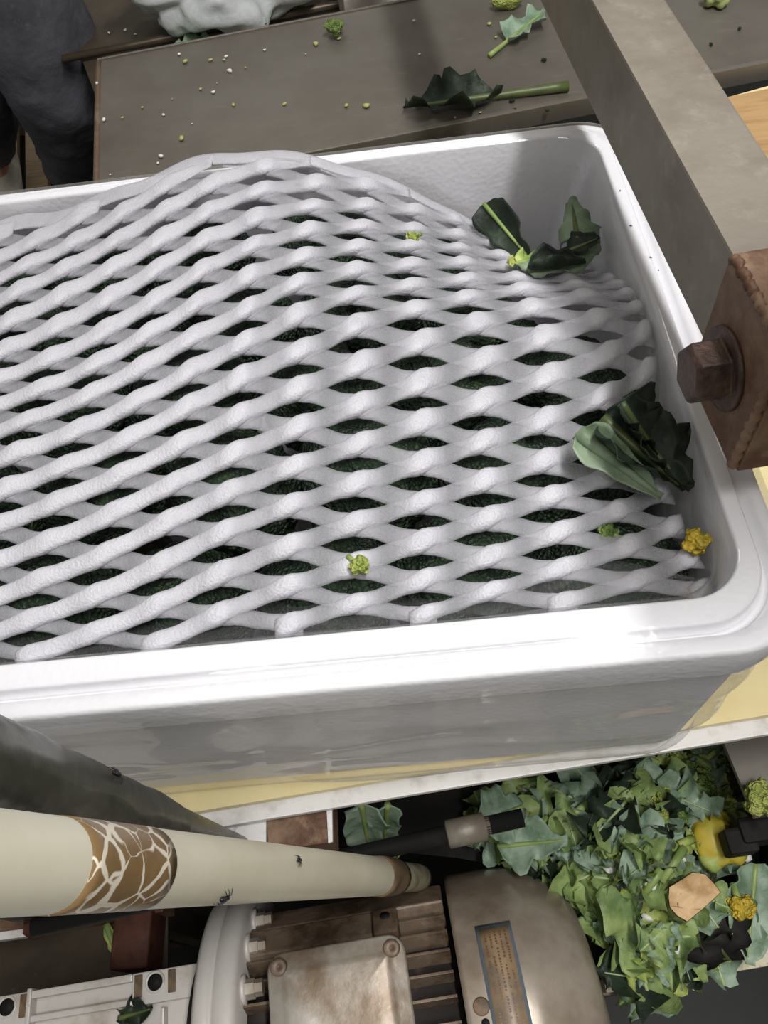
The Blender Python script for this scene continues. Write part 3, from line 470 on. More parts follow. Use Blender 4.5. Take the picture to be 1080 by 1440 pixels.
for c in range(-21, 25, 2): strand(c, False)

# ------------------------------------------------------------------ broccoli heads under the net
def crown_geo(seed, R=.043, sub=5, nb=64):
    V, Fc = ico(sub); r = random.Random(seed); B = []
    for k in range(nb):
        z = 1 - 1.35 * (k + .5) / nb; a = k * 2.39996 + r.uniform(-.25, .25); s = math.sqrt(max(0, 1 - z * z)); B.append((s * math.cos(a), s * math.sin(a), z))
    B = np.array(B); B /= np.linalg.norm(B, axis=1)[:, None]; dt = np.clip(V @ B.T, -1, 1); d = np.sort(np.arccos(dt), axis=1)
    bump = np.sqrt(np.clip(1 - (d[:, 0] / .26) ** 2, 0, 1)); rr = R * (.84 + .17 * bump)
    out = V * rr[:, None]; out[:, 2] *= .72; low = V[:, 2] < -.3; out[low, 2] = -.3 * R * .72 + (V[low, 2] + .3) * R * .2
    out += np.array([[nz(p, 300, seed) * .0012] * 3 for p in V * R])
    return out, Fc
def head_proto(seed):
    t = thing('broccoli', 'dark green broccoli head packed in the box under the foam net', 'broccoli', group='broccoli heads under the foam net')
    obj('crown', crown_geo(seed), M['broc'], t, local=True)
    obj('stem', tube([(0, 0, -.008), (.002, .001, -.035), (.004, .003, -.065)], [.020, .016, .017], 12), M['stem_dark'], t, local=True)
    for k in range(5):
        a = k * 1.257 + seed; obj('branch', tube([(.004 * math.cos(a), .004 * math.sin(a), -.045), (.018 * math.cos(a), .018 * math.sin(a), -.022), (.034 * math.cos(a), .034 * math.sin(a), -.008)], [.008, .0075, .009], 8), M['stem_dark'], t, local=True)
    return t
protos = [head_proto(s) for s in (1, 2, 3)]; used = [0, 0, 0]
SP = S.reshape(-1, 3); ORD = ['first', 'second', 'third', 'fourth', 'fifth', 'sixth', 'seventh']
n = 0
for ix in range(7):
    for iy in range(5):
        x = -.534 + ix * .0775 + (iy % 2) * .028 + rnd.uniform(-.006, .006); y = -.338 + iy * .0645 + rnd.uniform(-.005, .005)
        if x > -.062 or (y > -.12 and x > -.12): continue
        dd2 = ((SP[:, :2] - [x, y]) ** 2).sum(1); k = np.argsort(dd2)[:6]; zt = SP[k, 2].mean(); near = SP[dd2 < .032 ** 2, 2]
        zt = min(zt, near.min() + .012 if len(near) else zt)
        v = n % 3; o = protos[v] if not used[v] else copy_tree(protos[v]); used[v] = 1; n += 1
        o['label'] = f"broccoli head under the net, {ORD[iy]} row from the front rim, {ORD[6 - ix]} from the right wall"
        o.location = (x, y, zt - .039); o.rotation_euler = (rnd.uniform(-.2, .2), rnd.uniform(-.2, .2), rnd.uniform(0, 6.3)); s_ = rnd.uniform(.92, 1.04); o.scale = (s_,) * 3
for kk, (x, y, z) in enumerate(((-.072, -.29, .120), (-.068, -.20, .122), (-.090, -.135, .098), (-.075, -.35, .112), (-.14, -.085, .118), (-.055, -.25, .115))):
    o = copy_tree(protos[n % 3]); n += 1; o.location = (x, y, z); o.rotation_euler = (rnd.uniform(-.2, .2), rnd.uniform(-.2, .2), rnd.uniform(0, 6.3)); o.scale = (.85,) * 3
    o['label'] = ('low broccoli head by the right wall, below the dark leaf bundle', 'low broccoli head by the right wall, in the middle of the wall', 'low broccoli head near the back right corner leaves', 'low broccoli head in the front right corner of the box', 'low broccoli head against the back wall, left of the corner leaves', 'deepest broccoli head against the right wall')[kk]

# ------------------------------------------------------------------ beam, bracket, bolt above the box's right end
ZT = .318
ba, bb = at(866, 60, 2, ZT), at(998, 299, 2, ZT); BU = (bb - ba); BU[2] = 0; BU /= np.linalg.norm(BU); BN = np.array([-BU[1], BU[0], 0])   # BN to the right
BF = (ba, BU, BN, EZ)                                  # u along the beam towards the camera, v to the right, w up; the top left edge is the origin
beam = thing('steel_beam', 'dirty square steel beam crossing above the right end of the white box', 'beam', ba)
W_, H_ = .0375, .050
g = G(); g.add(*bbox(-1.6, (at(1030, 430, 2, ZT) - ba) @ BU, 0, W_, -H_, 0, .0016, BF)); obj('tube', g.geo, M['galv'], beam, smooth=False)
u0 = (at(997, 360, 2, ZT + .008) - ba) @ BU; u1 = (at(1068, 499, 2, ZT + .008) - ba) @ BU
bk = thing('steel_bracket', 'rusty square steel bracket with a bolt at the near end of the beam', 'bracket', ba + BU * u1)
g = G(); g.add(*bbox(u0, u1, -.006, .330, -.066, .008, .002, BF))
obj('socket', g.geo, M['rust'], bk, smooth=False)
V = []
obj('weld_bead', tube([ba + BU * t + BN * -.0050 + EZ * (.0075 + .0008 * math.sin(900 * t)) for t in np.linspace(u0 + .002, u1 - .002, 40)], [.0021 + .0006 * math.sin(k * 2.1) for k in range(40)], 8), M['rust'], bk, label='lumpy weld along the top edge')
obj('weld_seam', tube([ba + BU * (u1 + .0005) + BN * (-.0055) + EZ * t for t in np.linspace(.006, -.064, 30)], [.0022 + .0007 * math.sin(k * 2.3) for k in range(30)], 8), M['rust'], bk, label='weld down the near corner')
obj('end_plate', bbox(u1, u1 + .003, -.004, .330, -.065, .006, .001, BF), M['rust'], bk, smooth=False)
uc = u0 + (u1 - u0) * .46; bc = ba + BU * uc - BN * .006 - EZ * .033
bo = obj('bolt_head', lathe(bc, -BN, [(0, .0168), (.0022, .0168), (.0024, .0145), (.0026, .0138), (.0150, .0136), (.0168, .0118), (.017, .001)], 6), M['dark_rust'], bk, smooth=False, label='dark rusted bolt head on the left face')
obj('washer', lathe(bc + BN * .0002, -BN, [(0, .0185), (.0022, .0185), (.0024, .017)], 28), M['dark_rust'], bo)
md = bo.modifiers.new('b', 'BEVEL'); md.width = .0016; md.segments = 3
pq = np.array([.330, -.475])
post = thing('machine_post', 'rusty steel post standing on the floor that carries the bracket', 'post', (pq[0], pq[1], -.75))
for nm, bb_ in (('upright', (pq[0] - .025, pq[0] + .025, pq[1] - .025, pq[1] + .025, -.742, .452)), ('foot_plate', (pq[0] - .07, pq[0] + .07, pq[1] - .06, pq[1] + .06, -.7502, -.742)),
                ('side_arm', (pq[0] - .020, pq[0] + .020, pq[1] + .025, -.30, .262, .312)), ('shade_arm', (-.022, pq[0] + .022, -.408, -.318, .425, .450)), ('shade_arm_brace', (pq[0] - .022, pq[0] + .022, pq[1] + .025, -.408, .425, .450))):  # the top arm and brace are unseen, added to shade the box's front right corner
    obj(nm, bbox(*bb_, .002), M['rust'], post, smooth=False)

# ------------------------------------------------------------------ pvc pipe and wrapped bar at the lower left
def line(p, q, t): return p + (q - p) * t
pl, pr = dep(0, 1213, .204), dep(560, 1233, .63)
pipe = thing('pvc_pipe', 'cream plastic pipe with a brown tape band running above the motor', 'pipe', pr)
N_ = 40
def pipe_t(px):                # parameter of the pipe's point seen at column px
    lo, hi = -.5, 1.2
    for _ in range(50):
        m = (lo + hi) / 2; p = line(pl, pr, m) - CAM; x = 540 + F * (p @ RT) / (p @ FW)
        lo, hi = (m, hi) if x < px else (lo, m)
    return (lo + hi) / 2
def seg(a, b, k=12): return [line(pl, pr, t) for t in np.linspace(a, b, k)]
t_end = pipe_t(541)
obj('tube', tube(seg(-.22, t_end, N_), .0127, 40), M['pvc'], pipe)
# brown tape with pale cracks
mt = bpy.data.materials.new('cracked_brown_tape'); mt.use_nodes = True; nt = mt.node_tree; nn = nt.nodes; lk = nt.links
tc = nn.new('ShaderNodeTexCoord'); ns_ = nn.new('ShaderNodeTexNoise'); ns_.inputs['Scale'].default_value = 70
mx = nn.new('ShaderNodeVectorMath'); mx.operation = 'MULTIPLY_ADD'; mx.inputs[1].default_value = (.006,) * 3
lk.new(tc.outputs['Object'], ns_.inputs[0]); lk.new(ns_.outputs[1], mx.inputs[0]); lk.new(tc.outputs['Object'], mx.inputs[2])
vo = nn.new('ShaderNodeTexVoronoi'); vo.feature = 'DISTANCE_TO_EDGE'; vo.inputs['Scale'].default_value = 88; lk.new(mx.outputs[0], vo.inputs[0])
big = nn.new('ShaderNodeTexNoise'); big.inputs['Scale'].default_value = 55; lk.new(tc.outputs['Object'], big.inputs[0])
th = nn.new('ShaderNodeMapRange'); th.inputs[1].default_value = .42; th.inputs[2].default_value = .62; th.inputs[3].default_value = .0; th.inputs[4].default_value = .09; lk.new(big.outputs[0], th.inputs[0])
sb = nn.new('ShaderNodeMath'); sb.operation = 'SUBTRACT'; lk.new(vo.outputs[0], sb.inputs[0]); lk.new(th.outputs[0], sb.inputs[1])
rp = nn.new('ShaderNodeMapRange'); rp.inputs[1].default_value = -.01; rp.inputs[2].default_value = .02; lk.new(sb.outputs[0], rp.inputs[0])
tn = nn.new('ShaderNodeTexNoise'); tn.inputs['Scale'].default_value = 160; lk.new(tc.outputs['Object'], tn.inputs[0])
br_ = nn.new('ShaderNodeMix'); br_.data_type = 'RGBA'; br_.inputs[6].default_value = (*s2l(142, 116, 78), 1); br_.inputs[7].default_value = (*s2l(104, 82, 52), 1); lk.new(tn.outputs[0], br_.inputs[0])
fx = nn.new('ShaderNodeMix'); fx.data_type = 'RGBA'; lk.new(rp.outputs[0], fx.inputs[0]); fx.inputs[6].default_value = (*s2l(222, 214, 194), 1); lk.new(br_.outputs[2], fx.inputs[7])
lk.new(fx.outputs[2], nn['Principled BSDF'].inputs['Base Color']); nn['Principled BSDF'].inputs['Roughness'].default_value = .35
obj('tape_band', tube(seg(pipe_t(72), pipe_t(199), 10), .01295, 40), mt, pipe, label='cracked brown tape band with pale lines')
obj('grime_ring', tube(seg(pipe_t(530), pipe_t(556), 6), [.0133, .0137, .0137, .0135, .0132, .0128], 32), M['grime_and_slot_shade'], pipe)
obj('end_sleeve', tube(seg(pipe_t(553), pipe_t(594), 8), [.0110, .0112, .0113, .0113, .0113, .0113, .0112, .0104], 32), M['pvc_green'], pipe, label='narrower greenish sleeve at the far end')
obj('hose', tube(seg(pipe_t(592), pipe_t(665), 8), .0112, 24), M['rubber'], pipe, label='dark hose leaving the far end')

bl_, br2 = dep(0, 1083, .30), dep(374, 1226, .62)
bar = thing('wrapped_bar', 'dark steel bar wrapped in dirty plastic film behind the cream pipe', 'bar', br2)
obj('rod', tube([line(bl_, br2, t) for t in np.linspace(-.3, 1.15, 30)], .0160, 32), M['wrap'], bar)
g = G(); g.add(*tube([line(bl_, br2, t) for t in np.linspace(-.3, .42, 70)], .0172, 48, False, lambda i, k: 1 + .055 * nz((i * .16, math.cos(k * .1309) * 2, math.sin(k * .1309) * 2), 1.0, 2) + .03 * nz((i * .5, math.cos(k * .1309) * 3, math.sin(k * .1309) * 3), 1.2, 4)))
obj('plastic_wrap', g.geo, M['wrap'], bar, label='crumpled film round the near part')
for k, (x, y, dd_, s_) in enumerate(((30, 1112, .318, .006), (62, 1128, .33, .004), (52, 1048, .322, .008), (138, 1128, .382, .003))):
    pass

# ------------------------------------------------------------------ gear motor below the camera
MA = CAM + .68 * ray(660, 1450); MF = (MA, E1, E2, EZ)
def MP(u, v, w): return MA + u * E1 + v * E2 + w * EZ
mo = thing('gear_motor', 'dirty grey electric gear motor with a terminal box and a fan cover', 'motor', MP(0, 0, -.15))
ME = (E2, EZ)                                            # lathe angles: 0 at +v, 90 degrees up
R0 = .120
def mlathe(prof, n=64, arc=(0, 2 * math.pi), closed=True): return lathe(MA, E1, prof, n, closed, arc, ME)
obj('fan_cover', mlathe([(.0, .112), (.0, R0), (.004, R0 + .0012), (.030, R0 + .0012), (.052, R0 + .0006), (.060, R0 - .002), (.078, R0 - .010), (.094, R0 - .019), (.103, R0 - .029), (.107, R0 - .042), (.108, .05)], 96), M['cover'], mo, label='rounded sheet metal fan cover')
obj('stator', mlathe([(-.215, .098), (-.001, .098)], 64), M['fin_dark'], mo, label='black oily core behind the fins')
for k in range(34):
    a = math.radians(-60 + k * 8.6)
    if 62 < math.degrees(a) < 118 and False: continue
    er = math.cos(a) * E2 + math.sin(a) * EZ; et = -math.sin(a) * E2 + math.cos(a) * EZ
    obj('fin', bbox(-.195, -.004, -.0011, .0011, .096, .1135, .0004, (MA, E1, et, er)), M['body'], mo, smooth=False)
# flat cast pad and lug on the far side of the body
for a0, a1, u_0, u_1, r_ in ((18, 36, -.19, -.004, .1155), (36, 50, -.19, -.045, .1165)):
    a = math.radians((a0 + a1) / 2); er = math.cos(a) * E2 + math.sin(a) * EZ; et = -math.sin(a) * E2 + math.cos(a) * EZ; hw = .115 * math.radians((a1 - a0) / 2)
    obj('side_pad', bbox(u_0, u_1, -hw, hw, .09, r_, .002, (MA, E1, et, er)), M['body'], mo, smooth=False)
a = math.radians(46); er = math.cos(a) * E2 + math.sin(a) * EZ; et = -math.sin(a) * E2 + math.cos(a) * EZ
lug = obj('lug', bbox(-.062, -.042, -.011, .015, .09, .1245, .002, (MA, E1, et, er)), M['body'], mo, smooth=False)
obj('lug_hole', lathe(MA - .052 * E1 + er * .1244 - et * .002, er, [(0, .0042), (.0004, .0042)], 18), M['black'], lug)
# terminal box
b0 = (CAM + .535 * ray(335, 1318) - MA); b1 = (CAM + .535 * ray(556, 1308) - MA)
ub0, ub1, vb1 = b0 @ E1, b1 @ E1, (b0 @ E2 + b1 @ E2) / 2; wb = b0[2]
def rbox(x0, x1, y0, y1, prof, r):      # rounded box lofted upwards: prof = (inset, z)
    out = []
    for ins, z in prof:
        out.append([MP(*p) for p in rrect(x0 + ins, x1 - ins, y0 + ins, y1 - ins, max(.001, r - ins), z, 6, 6, 6)])
    return loft(out)
WB = .128
tb = obj('terminal_box', rbox(ub0 + .004, ub1 - .004, vb1 - .115, vb1 - .004, [(0, .07), (0, WB)], .012), M['cast'], mo)
lid = obj('terminal_lid', rbox(ub0, ub1, vb1 - .12, vb1, [(.001, WB), (0, WB + .001), (0, WB + .006), (.0015, WB + .0078), (.009, WB + .0078), (.012, WB + .0105), (.016, WB + .0118), (.03, WB + .0122)], .013), M['cast'], mo, label='pale cast lid with a raised middle and corner screws')
for x, y in ((ub0 + .0095, vb1 - .0095), (ub1 - .0095, vb1 - .0095), (ub0 + .0095, vb1 - .1105), (ub1 - .0095, vb1 - .1105)):
    g = G(); g.add(*lathe(MP(x, y, WB + .0070), EZ, [(0, .0062), (.0042, .0062), (.0050, .0054), (.0050, .0010), (.0042, .0008)], 20)); obj('lid_screw', g.geo, M['body'], lid)
# name plate, vent hole
a0 = math.radians(90); npu = .0195
def on_cover(u, ang, r): return MA + E1 * u + r * (math.cos(ang) * E2 + math.sin(ang) * EZ)
def curved_plate(ua, ub, aa, ab, r0, r1, n=10):
    V = []; 
    for r in (r1, r0):
        for k in range(n + 1):
            for u in (ua, ub): V.append(on_cover(u, aa + (ab - aa) * k / n, r))
    Fc = []; m = 2 * (n + 1)
    for k in range(n): Fc += [(2 * k, 2 * k + 1, 2 * k + 3, 2 * k + 2), (m + 2 * k + 2, m + 2 * k + 3, m + 2 * k + 1, m + 2 * k), (2 * k + 2, m + 2 * k + 2, m + 2 * k, 2 * k), (2 * k + 1, m + 2 * k + 1, m + 2 * k + 3, 2 * k + 3)]
    Fc += [(0, m, m + 1, 1), (2 * n + 1, m + 2 * n + 1, m + 2 * n, 2 * n)]
    return V, Fc
M['plate_blue'] = mat('blue_plate_border', s2l(110, 120, 128), .4, .2)
M['plate_tan'] = mat('rusted_name_plate', s2l(150, 128, 98), .45, .1, var=[(s2l(122, 110, 94), 60, .45, .65), (s2l(166, 136, 100), 30, .5, .7)])
M['plate_ink'] = mat('faded_brown_lettering', s2l(104, 74, 46), .5)
plate_angles = (math.radians(56), math.radians(104))
npl = obj('name_plate', curved_plate(.018, .046, *plate_angles, R0 + .0004, R0 + .0022), M['plate_blue'], mo, label='tan rust stained name plate with a grey blue border')
obj('plate_face', curved_plate(.0205, .0435, plate_angles[0] + .03, plate_angles[1] - .03, R0 + .0015, R0 + .0025), M['plate_tan'], npl)
g = G()
r2 = random.Random(3)
for row, u in enumerate((.0235, .0275, .0315, .0355, .0395)):
    aa = plate_angles[0] + .06
    while aa < plate_angles[1] - .08:
        ln = r2.uniform(.004, .016)
        if r2.random() < .86: g.add(*curved_plate(u, u + .0011 + r2.random() * .0007, aa, aa + ln, R0 + .002, R0 + .00265, 2))
        aa += ln + r2.uniform(.004, .009)
o = obj('faded_print', g.geo, M['plate_ink'], npl, smooth=False); o['kind'] = 'stuff'
obj('cover_screw', lathe(on_cover(.012, math.radians(83), R0), math.cos(math.radians(83)) * E2 + math.sin(math.radians(83)) * EZ, [(0, .0062), (.0016, .0062), (.0020, .005)], 20), M['grime_and_slot_shade'], mo)
obj('drain_hole', lathe(on_cover(.013, math.radians(88), R0 + .001), EZ, [(0, .0030), (.0009, .0030)], 16), M['black'], mo)
# flange ring and bolts at the gear box side
fu = (CAM + .60 * ray(290, 1330) - MA) @ E1
RFL = .137
obj('flange', mlathe([(fu - .018, .06), (fu - .018, RFL - .004), (fu - .014, RFL), (fu - .0045, RFL), (fu - .0030, RFL - .0022), (fu - .0015, RFL), (fu + .012, RFL), (fu + .016, RFL - .004), (fu + .016, .06)], 96), M['cast_white'], mo, label='pale flange ring with a joint line')
obj('end_shield', mlathe([(fu + .015, .100), (fu + .030, .100), (fu + .040, .092), (fu + .0401, .04)], 64), M['fin_dark'], mo)
for ang in (28, 46, 64, 150):
    a = math.radians(ang); er = math.cos(a) * E2 + math.sin(a) * EZ; p = MA + er * .117
    b_ = obj('flange_bolt', lathe(p + E1 * (fu + .016), E1, [(0, .0072), (.010, .0072), (.0101, .006), (.016, .006)], 6), M['cast'], mo, smooth=False)
    obj('washer', lathe(p + E1 * (fu + .016), E1, [(0, .0105), (.003, .0105)], 24), M['cast_white'], b_)
# gear box at the left
gz = -.235 - MA[2]; gu1 = fu - .016
gb = obj('gear_case', bbox(gu1 - .32, gu1, -.20, .081, -.14, .030, .004, MF), M['cast_white'], mo, smooth=False, label='pale cast gear case left of the flange')
def gp(px, py): w = at(px, py, 2, MA[2] + .040) - MA; return w @ E1, w @ E2
uL, uM0, uM1 = gp(-60, 1425)[0], gp(42, 1400)[0], gp(186, 1366)[0]
vt = gp(218, 1364)[1]; vh = gp(218, 1381)[1]; vb = gp(186, 1408)[1]; vl = gp(9, 1420)[1]
def crib(name, x0, x1, y0, y1, z1, m='cast_white', z0=.029): return obj(name, bbox(x0, x1, y0, y1, z0, z1, .0012, MF), M[m], gb, smooth=False)
for (x0, x1, hu) in ((uM1, gu1, gp(218, 1381)[0]), (uL, uM0, gp(9, 1420)[0])):
    c_ = MP(hu, vh, .029); r_ = .0066
    pad = crib('bolt_pad', x0, x1, vb - .004, vt, .0395)
    obj('bolt_hole', lathe(MP(hu, vh, .0388), EZ, [(0, r_), (.0012, r_)], 24), M['black'], gb)  # flat black disc, the hole's darkness put into its colour
    obj('hole_rim', lathe(MP(hu, vh, .0388), EZ, [(0, r_ + .0022), (.0016, r_ + .0020), (.0018, r_ + .0012), (.0014, r_)], 28, False), M['cast_white'], gb)
    for s_ in (-1, 1): crib('slot_shade', hu + s_ * .0145 - .0038, hu + s_ * .0145 + .0038, vh - .010, vh + .008, .0399, 'grime_and_slot_shade', .038)  # thin dark plates that paint the shade of recessed slots
crib('rim', uM0, uM1, vt - .006, vt, .0405); crib('rim', uM0, uM1, vb - .003, vb + .002, .0395); crib('rim', uM0 - .002, uM0 + .002, vb - .012, vt + .002, .042)
crib('rib', gp(150, 1430)[0], gp(228, 1425)[0], vb - .024, vb - .021, .0385); crib('rib', gp(226, 1420)[0], gp(231, 1420)[0], vb - .06, vb - .008, .041)
# base rails that carry the motor
for v in (-.09, .07): obj('base_rail', bbox(-.17, .08, v - .02, v + .02, -.75 - MA[2], -.118, .003, MF), M['dark_steel'], mo, smooth=False)

# ------------------------------------------------------------------ leaves
def leaf_geo(seed, L=1., Wd=.5, ruffle=.06, roll=0., bend=0., lobe=.25, u0=0., nu=16, nv=10, pw=.75):
    """a blade along +x from u0*L to L; roll: half angle of the tube it curls into; bend: drop of the tip"""
    r = random.Random(seed); ph = [r.uniform(0, 6.3) for _ in range(6)]; V = []
    for i in range(nu + 1):
        u = i / nu; x = L * (u0 + (1 - u0) * u)
        for j in range(nv + 1):
            v = 2 * j / nv - 1; s = 0 if v < 0 else 1
            w = Wd / 2 * max(.02, math.sin(math.pi * min(.97, u ** pw + .02))) ** .7 * (1 + lobe * math.sin(9 * u + ph[s]) + lobe * .7 * math.sin(21 * u + ph[2 + s]))
            if abs(roll) > .01: y = w * math.sin(v * roll) / roll; z = w * (1 - math.cos(v * roll)) / roll
            else: y = w * v; z = 0
            z += ruffle * Wd * v * v * (math.sin(15 * u + ph[4] + 2.5 * s) + .6 * math.sin(31 * u + ph[5] + s)) + bend * L * u * u
            x2 = x + ruffle * .5 * Wd * abs(v) * math.sin(17 * u + ph[3 + s])
            V.append((x2, y, z + .05 * Wd * abs(v)))
    m = nv + 1; return V, [(i * m + j, (i + 1) * m + j, (i + 1) * m + j + 1, i * m + j + 1) for i in range(nu) for j in range(nv)]
def leaf(label, pb, pt, width, blade, rib, group=None, name='broccoli_leaf', up=(0, 0, 1), ribr=.0022, stalk=0., **k):
    """pb, pt: where the stalk ends and where the tip lies"""
    pb, pt = np.array(pb, float), np.array(pt, float); L = np.linalg.norm(pt - pb); ex = (pt - pb) / L; ez = np.array(up, float); ez -= ex * (ez @ ex); ez /= np.linalg.norm(ez); ey = np.cross(ez, ex)
    t = thing(name, label, 'leaf', pb, group)
    f = lambda V: [pb + p[0] * ex + p[1] * ey + p[2] * ez for p in V]
    V, Fc = leaf_geo(L=L, Wd=width, u0=stalk, **k); bend = k.get('bend', 0)
    obj('blade', (f(V), Fc), blade, t, solid=.0006)
    xs = np.linspace(0, .93, 12)
    g = tube(f([(L * x, 0, bend * L * max(0, (x - stalk) / (1 - stalk)) ** 2 + .0006) for x in xs]), [ribr * (1.15 - .85 * x) for x in xs], 8)
    obj('midrib', g, rib, t)
    return t
zs = .013
leaf('long dark crinkled leaf with a thick stalk lying on the steel sheet', at(799, 122, 2, zs + .004), at(568, 152, 2, zs + .004), .064, M['leaf_dark'], M['stem_dark'], seed=5, ruffle=.13, lobe=.3, stalk=.42, ribr=.0052, roll=.9, pw=.9)
leaf('small bluish green leaf near the yellow chunk on the steel sheet', at(688, 79, 2, zs + .002), at(768, 14, 2, zs + .008), .040, M['leaf_blue'], M['stem'], seed=8, ruffle=.08, lobe=.3, stalk=.3, ribr=.0028, roll=.8, pw=.8)
leaf('grey green leaf lying under the white bag, beside the sheet edge', at(243, 68, 2, -.15), at(306, 60, 2, -.15), .05, M['leaf_blue'], M['stem'], seed=9, ruffle=.08, roll=.4)
leaf('grey green leaf standing right of the white bag on the shelf', at(344, 54, 2, -.15), at(384, 4, 2, -.12), .05, M['leaf_blue'], M['stem'], seed=12, ruffle=.08, roll=.4)

# leaves in the back right corner of the box
leaf('dark leaf with a pale green rib leaning in the back corner of the box', at(681, 287, 1, -.035), at(752, 372, 2, .150), .030, M['leaf_dark'], M['stem'], seed=21, ruffle=.07, lobe=.12, roll=.55, up=(-.55, -.55, .6), ribr=.0017, pw=.55)
leaf('dull green curled leaf lying across the back corner of the box', at(842, 338, 2, .168), at(728, 372, 2, .172), .040, M['leaf_back'], M['stem_dark'], seed=22, ruffle=.05, lobe=.15, roll=1.1, up=(0, -.5, -.85), ribr=.002, pw=1.1)
leaf('small rolled green leaf tip standing against the right wall in the back corner', at(812, 336, 2, .176), at(803, 276, 2, .188), .040, M['leaf_back'], M['stem_dark'], seed=23, ruffle=.08, lobe=.15, roll=1.5, up=(.3, .7, -.6), ribr=.002, pw=.6)
leaf('narrow dark rolled leaf under the dull green leaf in the back corner', at(742, 380, 2, .172), at(824, 370, 2, .172), .030, M['leaf_dark'], M['stem_dark'], seed=24, ruffle=.04, lobe=.1, roll=1.7, up=(0, .3, 1), ribr=.002)
leaf('short dark leaf scrap pointing at the right wall in the back corner', at(800, 354, 2, .172), at(844, 335, 2, .178), .022, M['leaf_dark'], M['stem_dark'], seed=25, ruffle=.05, lobe=.1, roll=.8, ribr=.0015)
leaf('bright green sprout at the net edge in the back corner of the box', at(756, 366, 2, .160), at(716, 372, 2, .166), .016, M['leaf_light'], M['stem'], name='sprout', seed=26, ruffle=.2, lobe=.3, roll=.6, ribr=.0022)

# the bundle of leaves at the right end of the net
leaf('pale green backed leaf slanting over the right end of the net', at(812, 608, 2, .207), at(930, 700, 2, .190), .024, M['leaf_back'], M['leaf_back'], seed=31, ruffle=.03, lobe=.08, roll=.6, up=(-.3, -.2, 1), ribr=.0040, pw=.5)
leaf('very dark leaf standing at the top of the bundle on the net end', at(872, 568, 2, .215), at(925, 640, 2, .196), .042, M['leaf_dark'], M['stem_dark'], seed=32, ruffle=.05, lobe=.1, roll=.8, up=(.3, .2, .9), pw=.45)
leaf('dark folded leaf in the middle of the bundle on the net end', at(846, 590, 2, .204), at(962, 690, 2, .192), .052, M['leaf_dark'], M['stem_dark'], seed=33, ruffle=.05, lobe=.1, roll=.9, up=(.1, .1, 1), pw=.5, ribr=.0035)
leaf('dark leaf with an olive rim nearest the wall in the bundle on the net end', at(888, 600, 2, .203), at(968, 692, 2, .190), .046, M['leaf_dark'], M['stem_dark'], seed=34, ruffle=.05, lobe=.15, roll=.7, up=(.4, .2, .8), pw=.6)

# florets
def floret_geo(c, R, seed, nb=22, sub=4, squash=.8):
    V, Fc = ico(sub); r = random.Random(seed); B = np.array([[r.gauss(0, 1) for _ in range(3)] for _ in range(nb)]); B /= np.linalg.norm(B, axis=1)[:, None]
    d = np.arccos(np.clip(V @ B.T, -1, 1)).min(1); rr = R * (.66 + .36 * np.sqrt(np.clip(1 - (d / .42) ** 2, 0, 1))) * (1 + .15 * np.array([nz(p, 2.2, seed) for p in V]))
    return np.array(c) + V * rr[:, None] * [1, 1, squash], Fc
def floret(label, c, R, m, seed, group=None, cat='floret', name='floret', stalk=True, sm='stem'):
    c = np.array(c, float); t = thing(name, label, cat, c, group)
    obj('bud', floret_geo(c, R, seed), m, t)
    if stalk:
        a = seed * 1.7; d_ = np.array([math.cos(a), math.sin(a), -.15]); obj('stalk', tube([c, c + d_ * R * .9, c + d_ * R * 1.5], [R * .34, R * .26, R * .28], 8), M[sm], t)
    return t
def onnet(px, py, lift=0.):
    P = S.reshape(-1, 3); best = min(P, key=lambda p: ((540 + F * ((p - CAM) @ RT) / ((p - CAM) @ FW) - px) ** 2 + (720 - F * ((p - CAM) @ UP) / ((p - CAM) @ FW) - py) ** 2)); return at(px, py, 2, best[2] + lift)
floret('tiny yellow green floret lying high on the net, left of the corner leaves', onnet(580, 334, .006), .0050, M['floret'], 41)
floret('tiny bright floret lying on the net close to the front rim', onnet(505, 795, .007), .0058, M['floret'], 42)
floret('yellow flower-like floret beside the right wall at the net end', at(980, 762, 2, .182), .0078, M['yellow'], 43, stalk=False)
floret('small green floret stuck in a hole of the net at the right', onnet(855, 748, .0), .0058, M['floret_green'], 44)
floret('green floret with a stalk on the far edge of the steel sheet', at(470, 38, 2, zs + .012), .013, M['floret_green'], 45)
floret('pale green floret on the shelf beside the white crate', at(421, 4, 2, -.145), .014, M['floret'], 46)
floret('pale round cut chunk at the top right of the steel sheet', at(1008, -4, 2, zs + .008), .018, M['rind'], 47, stalk=False)
g = lump(at(714, 1, 2, zs + .009), (.021, .010, .009), 3, .25, 1.3, 4); setp(obj('stalk_chunk', g, M['floret']), 'yellow green cut chunk lying on the steel sheet by the beam', 'vegetable chunk')
floret('round pale green floret on the grey plate right of the leaf pile', at(1072, 1124, 2, -.112), .0155, M['floret'], 48, stalk=False)
floret('dull yellow floret half under the dark leaf at the right', at(1042, 1275, 2, -.205), .012, M['yellow'], 49)

